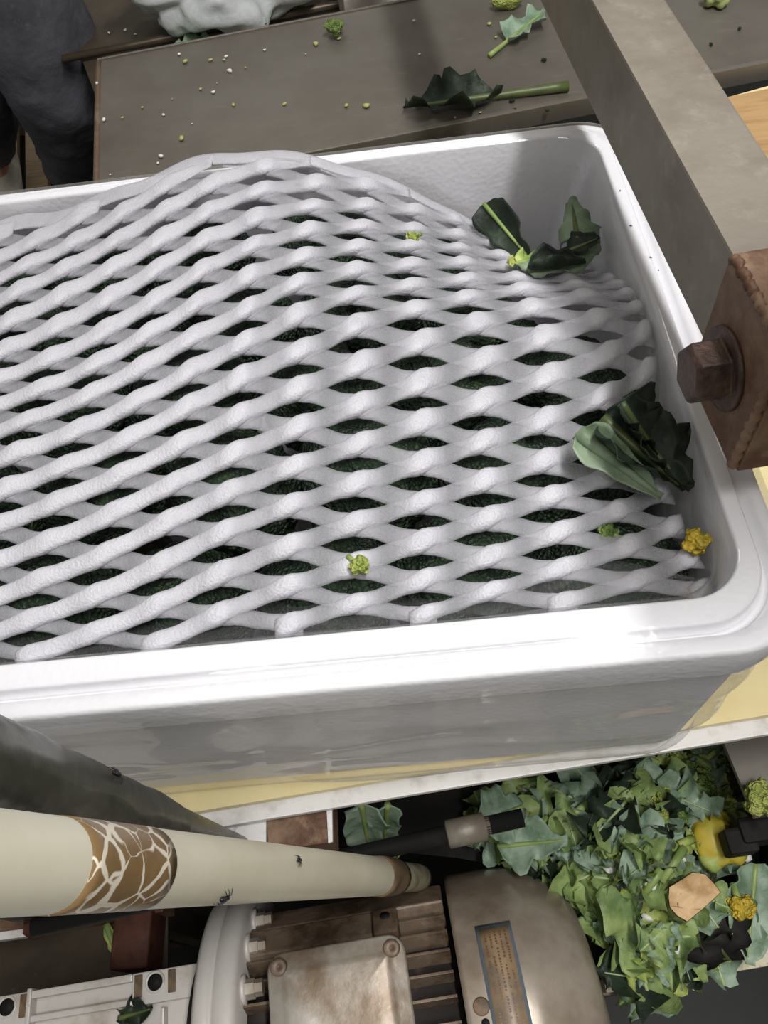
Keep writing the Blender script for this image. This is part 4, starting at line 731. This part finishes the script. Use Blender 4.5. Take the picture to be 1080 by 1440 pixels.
# crumbs
def crumbs(pts, z, size, m, label, group, name='crumb'):
    me = [mesh(name, *lump((0, 0, 0), (1, 1, .7), 1, .5, 1.2, s), m) for s in range(4)]
    for k, p in enumerate(pts):
        o = bpy.data.objects.new(name, me[k % 4]); COL.objects.link(o); s = size * (p[2] if len(p) > 2 else 1) * rnd.uniform(.8, 1.2)
        o.location = Vector([float(a) for a in (at(p[0], p[1], 2, z + s * .5) if not callable(z) else z(p, s))]); o.scale = (s, s * rnd.uniform(.6, 1), s * .8); o.rotation_euler = (0, 0, rnd.uniform(0, 6))
        setp(o, label, 'crumb', group)
crumbs([(260, 86, 1.5), (296, 84, 1.2), (315, 84, .8), (328, 147, 1.1), (255, 194, 1.5), (400, 146, .9), (487, 148, 1.1), (515, 148, 1.5), (444, 61, 1.2), (477, 54, .9), (282, 125, .7), (242, 139, .5), (305, 117, .6), (172, 165, .7), (200, 151, .6), (688, 33, .9), (697, 52, .7), (345, 95, .5), (430, 76, .6), (640, 165, .7), (675, 158, .9), (715, 158, .7)], zs, .0028, M['crumb_green'], 'yellow green crumb on the steel sheet', 'yellow green crumbs on the steel sheet')
crumbs([(323, 99, 1.4), (300, 129, .9), (146, 168, 1.4), (226, 219, 1.3), (230, 161, .8), (590, 76, .8), (582, 29, .8), (318, 79, .9), (136, 117, .8), (372, 70, .9), (252, 76, .9), (222, 229, .6), (155, 245, .7), (270, 174, .6), (736, 152, .8)], zs, .0028, M['crumb_white'], 'white crumb on the steel sheet', 'white crumbs on the steel sheet')
crumbs([(720, 141, 1.), (770, 155, 1.), (655, 172, .7), (765, 84, .9), (1000, 62, .7), (870, 40, .7), (1040, 40, .8), (725, 155, .9)], zs, .0035, M['leaf_dark'], 'dark leaf crumb on the steel sheet', 'dark leaf crumbs on the steel sheet')
crumbs([(90, 12, 1.2), (107, 3, .9), (85, 37, 1.2), (153, 46, 1.), (117, 14, .8), (190, 48, .8), (196, 78, 1.), (176, 42, .6)], -.160, .0040, M['crumb_white'], 'white crumb on the brown shelf at the top left', 'white crumbs on the lower shelf')
crumbs([(887, 317, 1.), (915, 362, .9), (926, 380, .6), (872, 268, .6)], (lambda p, s: at(p[0], p[1], 2, .2004)), .0011, M['leaf_dark'], 'dark speck on the right rim of the white box', 'specks on the rim of the box')

# ------------------------------------------------------------------ waste chute with the pile of trimmings
zc = -.26
ch = thing('waste_chute', 'open steel chute under the belt, filled with trimmings', 'chute', at(900, 1200, 2, zc))
q = [at(x, y, 2, zc) for x, y in ((430, 1110), (1016, 1010), (1064, 1150), (1086, 1338), (846, 1378), (762, 1228), (640, 1206), (430, 1186))]
V = [(p[0], p[1], z) for z in (zc, zc - .006) for p in q]; n6 = len(q)
obj('bottom', (V, [tuple(range(n6))[::-1], tuple(range(n6, 2 * n6))] + [(k, (k + 1) % n6, (k + 1) % n6 + n6, k + n6) for k in range(n6)]), M['black'], ch, smooth=False)  # black bottom paints the darkness of the gap left of the pile
def wall(p, q, z0, z1, th, m, name='side'):
    d = (q - p); d[2] = 0; L = np.linalg.norm(d); d /= L; n_ = np.array([-d[1], d[0], 0]); pp = np.array([p[0], p[1], 0.])
    return obj(name, bbox(0, L, -th / 2, th / 2, z0, z1, .001, (pp, d, n_, EZ)), m, ch, smooth=False)
wall(q[1], q[2], zc - .01, zc + .09, .003, M['black']); wall(q[2], q[3], zc - .01, zc + .06, .003, M['black'])
wall(q[4], q[3], zc - .012, zc + .010, .020, M['lip'], 'front_lip')
for x, y in ((q[0]), (q[4]), (q[2])) if False else ((q[0][0], q[0][1]), (q[4][0], q[4][1]), (q[2][0], q[2][1]), (q[1][0], q[1][1])): obj('leg', bbox(x - .012, x + .012, y - .012, y + .012, -.75, zc - .006, .001), M['dark_steel'], ch, smooth=False)
# grey plate right of the chute
gpz = -.125
gpl = thing('side_shelf', 'wet grey steel plate right of the leaf pile', 'shelf', at(1100, 1090, 2, gpz))
qq = [at(x, y, 2, gpz) for x, y in ((1012, 1030), (1330, 960), (1370, 1110), (1062, 1150))]
obj('plate', slab(qq, gpz - .005, gpz), M['steel'], gpl, smooth=False)
for p in (at(1100, 1060, 2, gpz), at(1290, 1060, 2, gpz)): obj('leg', bbox(p[0] - .012, p[0] + .012, p[1] - .012, p[1] + .012, -.75, gpz - .005, .001), M['dark_steel'], gpl, smooth=False)
cl = thing('black_clamp', 'black greasy clamp bar below the grey plate at the right edge', 'clamp', at(1080, 1170, 2, -.15))
k0, k1 = at(1042, 1168, 2, -.15), at(1230, 1140, 2, -.15); kd = (k1 - k0) / np.linalg.norm(k1 - k0); kn = np.cross(EZ, kd)
obj('bar', bbox(0, .2, -.010, .010, -.03, 0, .004, (k0, kd, kn, EZ)), M['black'], cl, smooth=False)
obj('nose', bbox(-.012, .012, -.016, .004, -.026, -.004, .003, (k0, kd, kn, EZ)), M['black'], cl, smooth=False)
obj('post', bbox(.15, .17, -.01, .01, -.60, -.03, .001, (k0, kd, kn, EZ)), M['black'], cl, smooth=False)

poly = [(655, 1150), (720, 1112), (800, 1085), (900, 1062), (1008, 1052), (1030, 1090), (1048, 1180), (1075, 1335), (1000, 1345), (945, 1390), (885, 1395), (835, 1290), (770, 1215), (690, 1205)]
def inside(x, y):
    c = False
    for k in range(len(poly)):
        (x1, y1), (x2, y2) = poly[k], poly[k - 1]
        if (y1 > y) != (y2 > y) and x < (x2 - x1) * (y - y1) / (y2 - y1) + x1: c = not c
    return c
def pile_z(x, y): 
    e = min(math.hypot(x - (a_ + (c_ - a_) * t), y - (b_ + (d_ - b_) * t)) for (a_, b_), (c_, d_) in zip(poly, poly[1:] + poly[:1]) for t in (0, .25, .5, .75))
    return zc + .012 + .058 * min(1, e / 90)
# a low mound of mash below the leaves, then every leaf on its own
g = G(); GX, GY = 30, 26; idx = {}
for a in range(GX):
    for b in range(GY):
        x, y = 640 + a * 16, 1040 + b * 15
        zz = pile_z(x, y) - .016 if inside(x, y) else zc - .002
        p = at(x, y, 2, max(zz, zc - .002)); idx[a, b] = len(g.v); g.v.append((p[0], p[1], p[2] + .006 * nz(p, 40, 3) if zz > zc else p[2]))
for a in range(GX - 1):
    for b in range(GY - 1):
        if any(inside(640 + (a + s) * 16, 1040 + (b + t) * 15) for s in (0, 1) for t in (0, 1)): g.f.append((idx[a, b], idx[a + 1, b], idx[a + 1, b + 1], idx[a, b + 1]))
setp(obj('vegetable_mash', g.geo, M['slop']), 'wet mash of chopped trimmings under the leaves in the chute', 'vegetable waste', kind='stuff')
LM = {}
for key in ('leaf_blue', 'leaf_mid', 'leaf_dark', 'leaf_light'):
    LM[key] = [mesh('leaf_scrap', *leaf_geo(s, .064, .050, .22, .35 + .2 * s, .12 * (s % 3 - 1), .34, 0, 18, 12), M[key]) for s in range(4)]
RB = [mesh('midrib', *tube([(0 + .052 * t, 0, .12 * (s % 3 - 1) * .06 * t * t + .0004) for t in np.linspace(0, 1, 6)], [.0017 * (1.1 - .8 * t) for t in np.linspace(0, 1, 6)], 6), M['scrap_rib']) for s in range(4)]
LAB = {'leaf_blue': ('bluish green leaf scrap in the pile of trimmings', 'bluish leaf scraps in the waste pile'), 'leaf_mid': ('mid green leaf scrap in the pile of trimmings', 'green leaf scraps in the waste pile'), 'leaf_dark': ('dark green leaf scrap in the pile of trimmings', 'dark leaf scraps in the waste pile'), 'leaf_light': ('yellow green leaf scrap in the pile of trimmings', 'yellow green leaf scraps in the waste pile')}
def ZONE(x, y):
    a = 'left' if x < 790 else ('middle' if x < 920 else 'right')
    b = 'far' if y < 1120 else ('central' if y < 1200 else ('near' if y < 1300 else 'nearest'))
    return f'in the {b} {a} part of the pile'
def scrap(key, p, sc, rot, zx, zy):
    k = rnd.randrange(4); t = thing('leaf_scrap', LAB[key][0].replace('in the pile', ZONE(zx, zy)), 'leaf', p, LAB[key][1], rot, sc)
    for nm, me in (('blade', LM[key][k]), ('midrib', RB[k])):
        o = bpy.data.objects.new(nm, me); COL.objects.link(o); o.parent = t
cnt = 0; r4 = random.Random(11)
while cnt < 190:
    x, y = r4.uniform(655, 1078), r4.uniform(1050, 1395)
    if not inside(x, y): continue
    if y > 1190 and x > 940 and r4.random() < .55: continue
    cnt += 1
    right = (x - 655) / 420
    key = r4.choices(['leaf_blue', 'leaf_mid', 'leaf_dark', 'leaf_light'], [.46 - .30 * right, .34, .10, .06 + .40 * right])[0]
    a = r4.uniform(0, 6.3); sc = r4.uniform(.35, .95) * (1.0 if key != 'leaf_light' else .6)
    p = at(x, y, 2, pile_z(x, y) + r4.uniform(-.006, .012)) - np.array([math.cos(a), math.sin(a), 0]) * .03 * sc
    scrap(key, p, sc, (r4.uniform(-.5, .5), r4.uniform(-.45, .35), a), x, y)
for k, (x, y, R, m) in enumerate(((905, 1100, .014, 'floret_green'), (935, 1125, .012, 'floret'), (870, 1245, .013, 'floret'), (835, 1238, .010, 'floret'), (985, 1110, .014, 'floret_green'), (1000, 1140, .010, 'floret'), (855, 1200, .009, 'floret'), (920, 1215, .008, 'floret'), (960, 1145, .009, 'floret_green'), (970, 1085, .011, 'floret_green'), (780, 1120, .009, 'floret_green'), (850, 1300, .008, 'floret'), (965, 1345, .008, 'floret'), (895, 1082, .013, 'floret'), (918, 1092, .011, 'floret_green'), (950, 1070, .010, 'floret'), (990, 1090, .009, 'floret'), (1020, 1130, .010, 'floret'), (955, 1110, .010, 'floret'), (930, 1150, .008, 'floret'), (880, 1130, .009, 'floret_green'), (862, 1250, .010, 'floret'), (945, 1190, .008, 'floret'), (1015, 1075, .009, 'floret_green'))):
    floret('yellow green floret among the leaves ' + ZONE(x, y), at(x, y, 2, pile_z(x, y) + .010), R, M[m], 60 + k, 'florets in the waste pile')
for k, (x0_, y0_, x1_, y1_, m_) in enumerate(((930, 1240, 962, 1192, 'stem'), (890, 1400, 884, 1352, 'leaf_light'), (955, 1188, 973, 1180, 'leaf_light'), (800, 1150, 842, 1118, 'stem'), (905, 1258, 930, 1222, 'stem'), (748, 1172, 772, 1150, 'stem'), (970, 1062, 1000, 1080, 'stem'))):
    a_p, b_p = at(x0_, y0_, 2, pile_z(x0_, y0_) + .016), at(x1_, y1_, 2, pile_z(x1_, y1_) + .018)
    setp(obj('stem_stick', tube([a_p, (a_p + b_p) / 2 + EZ * .002, b_p], [.0030, .0034, .0040], 8), M[m_]), f"pale green stem stick, {['long one left of the cut stalk', 'at the front lip of the chute', 'stub touching the yellow chunk', 'in the far middle of the pile', 'short one left of the cut stalk', 'near the left end of the pile', 'at the far right of the pile'][k]}", 'stem')
crumbs([(781, 1165, 2.2), (838, 1185, 1.3), (825, 1084, 1.7), (832, 1100, 1.), (739, 1108, 1.1), (858, 1217, 1.4), (885, 1222, 1.6), (890, 1211, 1.2), (878, 1365, 1.6), (850, 1258, .8), (910, 1290, 1.1), (915, 1245, .9), (960, 1210, 1.), (1050, 1205, 1.2), (905, 1395, .9), (950, 1330, 1.2), (790, 1195, .8), (870, 1290, .9)], lambda p, s: at(p[0], p[1], 2, pile_z(p[0], p[1]) + .012), .0046, M['crumb_white'], 'white foam crumb on the leaf pile', 'white foam crumbs on the leaf pile')
yc = at(1010, 1180, 2, -.190); yl = thing('yellow_chunk', 'large bright yellow chunk at the right side of the leaf pile', 'vegetable chunk', yc)
obj('petal', lump(yc, (.021, .023, .013), 4, .28, 1.1, 8), M['petal'], yl)
obj('petal', lump(yc + np.array([.008, -.010, .003]), (.012, .012, .010), 3, .3, 1.3, 9), M['petal'], yl)
obj('petal', lump(yc + np.array([-.008, -.012, -.001]), (.012, .013, .010), 3, .3, 1.3, 10), M['leaf_light'], yl, label='greener lower lobe')
cpx = ((940, 1248), (956, 1238), (974, 1226), (992, 1229), (1005, 1243), (1014, 1255), (990, 1277), (966, 1297), (951, 1288), (941, 1276), (939, 1262)); zt_ = -.172; n7 = len(cpx)
ct = at(975, 1258, 2, zt_); cs = thing('cut_stalk', 'thick broccoli stalk with a tan cut face at the right of the pile', 'stalk', ct)
top = [at(x, y, 2, zt_ - .0035 * (k % 3 == 1)) for k, (x, y) in enumerate(cpx)]; sh_ = np.array([.002, .012, 0])
V = top + [p * [1, 1, 0] + [0, 0, zt_ - .012] + (p - ct) * [.06, .06, 0] for p in top] + [ct + (p - ct) * [.8, .8, 0] + sh_ - EZ * .05 for p in top]
obj('stalk', (V, [(i * n7 + (k + 1) % n7, i * n7 + k, (i + 1) * n7 + k, (i + 1) * n7 + (k + 1) % n7) for i in (0, 1) for k in range(n7)] + [tuple(range(2 * n7, 3 * n7))]), M['rind'], cs, smooth=False)
V = []
for q_, dz in ((.97, .0006), (.75, .0018), (.5, .0012), (.25, .0026)): V += [ct + (p - ct) * q_ + EZ * (dz + .0012 * nz(p, 90, int(q_ * 10))) for p in top]
V.append(ct + EZ * .002)
obj('cut_face', (V, [(i * n7 + (k + 1) % n7, i * n7 + k, (i + 1) * n7 + k, (i + 1) * n7 + (k + 1) % n7)[::-1] for i in range(3) for k in range(n7)] + [(3 * n7 + k, 3 * n7 + (k + 1) % n7, 4 * n7) for k in range(n7)]), M['cut'], cs, label='tan cut face')
setp(obj('rubber_scrap', lump(at(992, 1302, 2, -.222), (.040, .026, .014), 4, .45, 2.2, 5), M['black']), 'black crumpled rubber scrap between the cut stalk and the front lip', 'rubber scrap')
leaf('large bluish leaf hanging over the front right corner of the chute', at(1062, 1215, 2, -.215), at(1050, 1356, 2, -.225), .056, M['leaf_blue'], M['stem'], seed=71, ruffle=.06, lobe=.15, roll=.5, up=(.2, -.3, 1))
leaf('long green leaf draped over the front lip of the chute', at(880, 1225, 2, -.190), at(935, 1395, 2, -.225), .072, M['leaf_mid'], M['stem'], seed=72, ruffle=.08, lobe=.15, roll=.4, bend=-.1, ribr=.003)
leaf('narrow leaf dangling below the chute lip toward the dark floor', at(958, 1350, 2, -.232), at(885, 1432, 2, -.275), .034, M['leaf_blue'], M['stem'], seed=73, ruffle=.06, lobe=.2, roll=.5, ribr=.003)
leaf('broad bluish leaf on top of the pile, left of the middle', at(700, 1190, 2, -.20), at(800, 1182, 2, -.185), .040, M['leaf_blue'], M['stem'], seed=74, ruffle=.1, lobe=.25, roll=.4, bend=.06)
leaf('bluish leaf poking from the pile into the black gap', at(735, 1135, 2, -.19), at(662, 1160, 2, -.19), .045, M['leaf_blue'], M['stem'], seed=75, ruffle=.1, lobe=.25, roll=.4)
leaf('bluish leaf hanging in the gap right of the rusty bracket', at(508, 1128, 2, -.06), at(520, 1200, 2, -.16), .036, M['leaf_blue'], M['stem'], seed=76, ruffle=.07, lobe=.15, roll=.6, up=(0, -.8, .5), pw=.6)
leaf('second bluish leaf hanging in the gap near the roller', at(545, 1130, 2, -.07), at(540, 1185, 2, -.15), .026, M['leaf_blue'], M['stem'], seed=77, ruffle=.07, lobe=.15, roll=.5, up=(0, -.8, .5), pw=.6)
leaf('light crinkled leaf lying above the far end of the cream pipe', at(512, 1206, 2, -.15), at(575, 1190, 2, -.15), .034, M['leaf_light'], M['stem'], seed=78, ruffle=.16, lobe=.3, roll=.5)
leaf('thin pale green stem strip lying left of the red rusty block', at(150, 1300, 2, -.38), at(166, 1350, 2, -.38), .012, M['leaf_light'], M['stem'], name='leaf_strip', seed=79, ruffle=.05, lobe=.1, roll=.4, ribr=.0035)
leaf('dark scrap of leaf lying on the gear case at the bottom edge', MP(*gp(165, 1432), .036), MP(*gp(215, 1418), .040), .022, M['leaf_dark'], M['stem_dark'], seed=80, ruffle=.2, lobe=.35, roll=.5)

# ------------------------------------------------------------------ clutter at the lower left, under the pipe
zl = -.40
lp = thing('drip_plate', 'dark grimy steel plate under the pipe at the lower left', 'plate', at(100, 1330, 2, zl))
obj('plate', slab([at(x, y, 2, zl) for x, y in ((-260, 1240), (236, 1205), (236, 1425), (-260, 1480))], zl - .005, zl), M['dark_steel'], lp, smooth=False)
for p in (at(-200, 1300, 2, zl), at(190, 1280, 2, zl)): obj('leg', bbox(p[0] - .015, p[0] + .015, p[1] - .015, p[1] + .015, -.75, zl - .005, .001), M['dark_steel'], lp, smooth=False)
w = at(196, 1318, 2, zl + .03); rb = obj('rust_block', bbox(w[0] - .022, w[0] + .018, w[1] - .03, w[1] + .025, zl + .0002, zl + .05, .003), M['red_rust']); setp(rb, 'red rusty steel block standing under the cream pipe', 'steel block')
ra = thing('rail', 'rusty rail with a pale worn edge at the left under the pipe', 'rail', at(30, 1310, 2, zl + .03))
r0, r1 = at(-60, 1328, 2, zl + .04), at(160, 1298, 2, zl + .04); rd = (r1 - r0) / np.linalg.norm(r1 - r0); rn = np.cross(EZ, rd)
obj('web', bbox(-.1, .22, .004, .03, -.04, 0, .002, (r0, rd, rn, EZ)), M['rust'], ra, smooth=False)
obj('worn_edge', bbox(-.1, .09, -.002, .006, -.01, .003, .001, (r0, rd, rn, EZ)), M['white_paint'], ra, smooth=False, label='pale worn edge')
obj('rust_knob', lump(at(52, 1302, 2, zl + .05), (.014, .012, .012), 2, .4, 1.4, 3), M['red_rust'], ra)

# ------------------------------------------------------------------ things beyond the steel sheet
setp(obj('plastic_bag', lump(at(292, -34, 2, -.085), (.145, .105, .075), 5, .55, 1.5, 13), M['bag']), 'crumpled frosted white bag on the shelf beyond the steel sheet', 'plastic bag')
cr = thing('plastic_crate', 'grey white slotted plastic crate standing beyond the steel sheet', 'crate', at(560, -10, 2, -.16))
c0, c1 = at(488, 40, 2, -.158), at(690, -4, 2, -.158); cdx = (c1 - c0); CL = np.linalg.norm(cdx); cdx /= CL; cn = np.cross(EZ, cdx)
CFm = (c0, cdx, cn, EZ); CD = .22; CHh = .14
obj('base', bbox(0, CL, 0, CD, 0, .006, .002, CFm), M['crate'], cr, smooth=False)
for v0 in (0, CD - .006): obj('side_band', bbox(0, CL, v0, v0 + .006, .006, .045, .001, CFm), M['crate'], cr, smooth=False); obj('rim', bbox(0, CL, v0 - .002, v0 + .008, CHh - .03, CHh, .001, CFm), M['crate'], cr, smooth=False)
for k in range(17):
    u = CL * k / 16
    for v0 in (0, CD - .006): obj('bar', bbox(max(0, u - .003), min(CL, u + .003), v0, v0 + .005, .045, CHh - .03, .0008, CFm), M['crate'], cr, smooth=False)
for u in (0, CL - .006): obj('end_wall', bbox(u, u + .006, .006, CD - .006, .006, CHh, .001, CFm), M['crate'], cr, smooth=False)

# wooden floor pallet
pa_ = thing('floor_pallet', 'dusty wooden slatted pallet on the floor beside the trousered leg', 'pallet', at(20, 230, 2, -.75))
pz = -.66
for x0_, x1_ in ((-75, -40), (-34, 2), (9, 23), (35, 66)):
    qd = [at(x0_, 140, 2, pz), at(x0_ * 1.0 + 2, 330, 2, pz), at(x1_ + 2, 330, 2, pz), at(x1_, 140, 2, pz)]
    obj('slat', slab(qd[::-1], pz - .018, pz), M['wood'], pa_, smooth=False)
for y in (150, 310):
    a0_, a1_ = at(-80, y, 2, pz - .018), at(70, y, 2, pz - .018); ad = (a1_ - a0_) / np.linalg.norm(a1_ - a0_)
    obj('bearer', bbox(0, np.linalg.norm(a1_ - a0_), -.03, .03, -.0718, 0, .003, (a0_, ad, np.cross(EZ, ad), EZ)), M['wood'], pa_, smooth=False)

# ------------------------------------------------------------------ the worker: one leg in view
def skinned(name, joints, edges, m, parent, sub=2):
    me = bpy.data.meshes.new(name); me.from_pydata([tuple(map(float, j[0])) for j in joints], edges, []); me.update(); me.materials.append(m)
    o = bpy.data.objects.new(name, me); COL.objects.link(o); sk = o.modifiers.new('skin', 'SKIN')
    for v, j in zip(me.skin_vertices[0].data, joints): v.radius = (j[1], j[2] if len(j) > 2 else j[1])
    me.skin_vertices[0].data[0].use_root = True
    sb_ = o.modifiers.new('sub', 'SUBSURF'); sb_.levels = sub; sb_.render_levels = sub
    for p in me.polygons: p.use_smooth = True
    sk.use_smooth_shade = True
    if parent: o.parent = parent; o.matrix_parent_inverse = Matrix.Translation(-parent.location)
    return o
kn = at(88, 138, 2, -.26); an = at(106, 262, 2, -.67)
hp = kn + np.array([-.02, .03, .43]); side = np.array([-.20, .02, 0.]); pel = hp + side * .5 + EZ * .06
hp2 = hp + side; kn2 = kn + side + np.array([.02, .02, .02]); an2 = at(-4, 214, 2, -.60)
per = thing('person', 'person in dark grey trousers and white boots standing beside the steel sheet', 'person', (float(an[0]), float(an[1]), -.75))
fwd = np.array([.25, -.97, 0.])
ch_ = pel + EZ * .36; nk = pel + EZ * .53; hd = pel + EZ * .66
sR, sL = ch_ + np.array([.19, .03, .06]), ch_ + np.array([-.19, -.02, .06])
eR, eL = sR + np.array([.05, .02, -.28]), sL + np.array([-.05, 0, -.28]); wR, wL = eR + fwd * .20 + np.array([-.04, 0, -.10]), eL + fwd * .20 + np.array([.06, 0, -.10])
J = [(pel, .10, .13), (pel + EZ * .18, .09, .12), (ch_, .10, .14), (nk, .05), (hd, .085, .095), (hd + EZ * .10, .075), (sR, .055), (eR, .042), (wR, .028), (sL, .055), (eL, .042), (wL, .028), (hp, .085), (kn, .055), (an, .028), (an + fwd * .11 - EZ * .05, .018), (hp2, .085), (kn2, .055), (an2, .028), (an2 + fwd * .10 - EZ * .045, .018)]
Ed = [(0, 1), (1, 2), (2, 3), (3, 4), (4, 5), (2, 6), (6, 7), (7, 8), (2, 9), (9, 10), (10, 11), (0, 12), (12, 13), (13, 14), (14, 15), (0, 16), (16, 17), (17, 18), (18, 19)]
for w_ in (8, 11):                                    # five fingers each
    wr = J[w_][0]; sgn = 1 if w_ == 8 else -1; lat = np.cross(fwd, EZ) * sgn; pm = wr + fwd * .05 - EZ * .02; J.append((pm, .024, .034)); pi_ = len(J) - 1; Ed.append((w_, pi_))
    for k, ln in enumerate((.065, .075, .078, .070, .055)):
        o_ = lat * ((k - 2) * .020); b_ = pm + fwd * .03 + o_ if k else pm + lat * -.035
        tipv = (fwd * .8 - EZ * .5) if k else (fwd * .6 - lat * .6 - EZ * .3); J.append((b_, .009)); J.append((b_ + tipv * ln * .5, .0085)); J.append((b_ + tipv * ln - EZ * .012, .0075)); n_ = len(J)
        Ed += [(pi_, n_ - 3), (n_ - 3, n_ - 2), (n_ - 2, n_ - 1)]
skinned('body', J, Ed, M['skin'], per)
tr_ = skinned('trousers', [(pel, .125, .16), (pel + EZ * .08, .115, .145), (hp, .105), (line(hp, kn, .5), .112), (line(hp, kn, .8), .108), (kn, .098), (line(kn, an, .25), .080), (line(kn, an, .6), .068), (line(kn, an, .85), .060), (hp2, .105), (line(hp2, kn2, .5), .092), (kn2, .078), (line(kn2, an2, .4), .068), (line(kn2, an2, .92), .060)],
              [(0, 1), (0, 2), (2, 3), (3, 4), (4, 5), (5, 6), (6, 7), (7, 8), (0, 9), (9, 10), (10, 11), (11, 12), (12, 13)], M['cloth'], per, 3)
tx = bpy.data.textures.new('folds', 'CLOUDS'); tx.noise_scale = .07; dm = tr_.modifiers.new('folds', 'DISPLACE'); dm.texture = tx; dm.strength = .035; dm.texture_coords = 'GLOBAL'
skinned('jacket', [(pel - EZ * .03, .165, .205), (pel + EZ * .08, .160, .20), (pel + EZ * .20, .155, .195), (ch_, .150, .19), (ch_ + EZ * .10, .085, .11), (sR, .068), (eR, .055), (line(eR, wR, .9), .042), (sL, .068), (eL, .055), (line(eL, wL, .9), .042)], [(0, 1), (1, 2), (2, 3), (3, 4), (3, 5), (5, 6), (6, 7), (3, 8), (8, 9), (9, 10)], M['cloth'], per)
for a_n, nm in ((an, 'boot'), (an2, 'boot')):
    skinned(nm, [(a_n + EZ * .15, .060), (a_n, .050), (a_n - EZ * .035, .045), (a_n + fwd * .07 - EZ * .045, .042, .030), (a_n + fwd * .16 - EZ * .048, .040, .026)], [(0, 1), (1, 2), (2, 3), (3, 4)], M['boot'], per)
hv, hf = ico(3); hair = [hd + EZ * .055 + np.array(p) * [.098, .108, .10] for p in hv]
keep = [k for k, p in enumerate(hv) if p[2] > -.1 or (p @ fwd) < -.15]; km = {k: i for i, k in enumerate(keep)}
obj('hair', ([hair[k] for k in keep], [[km[i] for i in f] for f in hf if all(i in km for i in f)]), M['hair'], per)
for s_ in (-1, 1):
    lat = np.cross(fwd, EZ); obj('eye', lump(hd + EZ * .035 + fwd * .088 + lat * .032 * s_, (.013, .009, .009), 2, 0), M['hair'], per)
    obj('ear', lump(hd + EZ * .02 + lat * .095 * s_, (.012, .022, .03), 2, .1), M['skin'], per)
obj('nose', lump(hd + EZ * .01 + fwd * .105, (.014, .018, .024), 2, .1), M['skin'], per)
obj('mouth', lump(hd - EZ * .03 + fwd * .092, (.024, .010, .006), 2, .05), M['red_rust'], per)

# ------------------------------------------------------------------ flies
def fly(label, c, n_, head, size=1.):
    c = np.array(c, float); n_ = np.array(n_, float); n_ /= np.linalg.norm(n_); hx = np.array(head, float); hx -= n_ * (hx @ n_); hx /= np.linalg.norm(hx); hy = np.cross(n_, hx); s = .001 * size
    t = thing('fly', label, 'fly', c); P = lambda x, y, z: c + s * (x * hx + y * hy + z * n_)
    def ell(cn_, r): V, Fc = ico(3); return [P(cn_[0] + p[0] * r[0], cn_[1] + p[1] * r[1], cn_[2] + p[2] * r[2]) for p in V], Fc
    g = G(); g.add(*ell((.4, 0, 1.5), (1.3, 1.1, 1.0))); g.add(*ell((-1.6, 0, 1.4), (1.6, 1.15, .95))); obj('body', g.geo, M['fly'], t); obj('head', ell((2.0, 0, 1.5), (.7, 1.0, .8)), M['fly'], t)
    for sg in (-1, 1):
        V = [P(.5, .4 * sg, 2.5), P(-.5, 1.3 * sg, 2.5), P(-2.5, 2.1 * sg, 2.2), P(-4.0, 1.5 * sg, 2.1), P(-3.2, .5 * sg, 2.3), P(-1, .2 * sg, 2.6)]
        obj('wing', (V, [tuple(range(6))]), M['wing'], t, solid=.00005)
        for x0_, x1_ in ((1.2, 2.6), (.4, .2), (-.4, -2.4)): obj('leg', tube([P(x0_, .6 * sg, 1.2), P((x0_ + x1_) / 2 + .2, 2.0 * sg, 1.7), P(x1_, 2.9 * sg, .9), P(x1_ * 1.15, 3.3 * sg, 0)], [.22 * s, .19 * s, .13 * s, .1 * s], 6), M['fly'], t)
    return t
pd = (pr - pl) / np.linalg.norm(pr - pl); bd_ = (br2 - bl_) / np.linalg.norm(br2 - bl_)
def on_tube(p0, p1, R, px, py):                # first point of a round bar seen at a pixel
    d = (p1 - p0) / np.linalg.norm(p1 - p0); r_ = ray(px, py); r_ /= np.linalg.norm(r_); w = CAM - p0; a = r_ - d * (r_ @ d); b = w - d * (w @ d)
    A, B, Cc = a @ a, 2 * a @ b, b @ b - R * R; D = B * B - 4 * A * Cc; t = (-B - math.sqrt(max(D, 0))) / (2 * A); x = CAM + r_ * t; return x, x - p0 - d * ((x - p0) @ d)
x, n_ = on_tube(pl, pr, .0129, 313, 1260); fly('black fly sitting low on the cream pipe', x, n_, pd + .4 * EZ, 1.0)
x, n_ = on_tube(pl, pr, .0129, 418, 1211); fly('dark fly on the top of the cream pipe toward its far end', x, n_, pd, .8)
x, n_ = on_tube(bl_, br2, .0172, 160, 1091); fly('black fly perched on the upper edge of the wrapped bar', x, n_, bd_, 1.15)
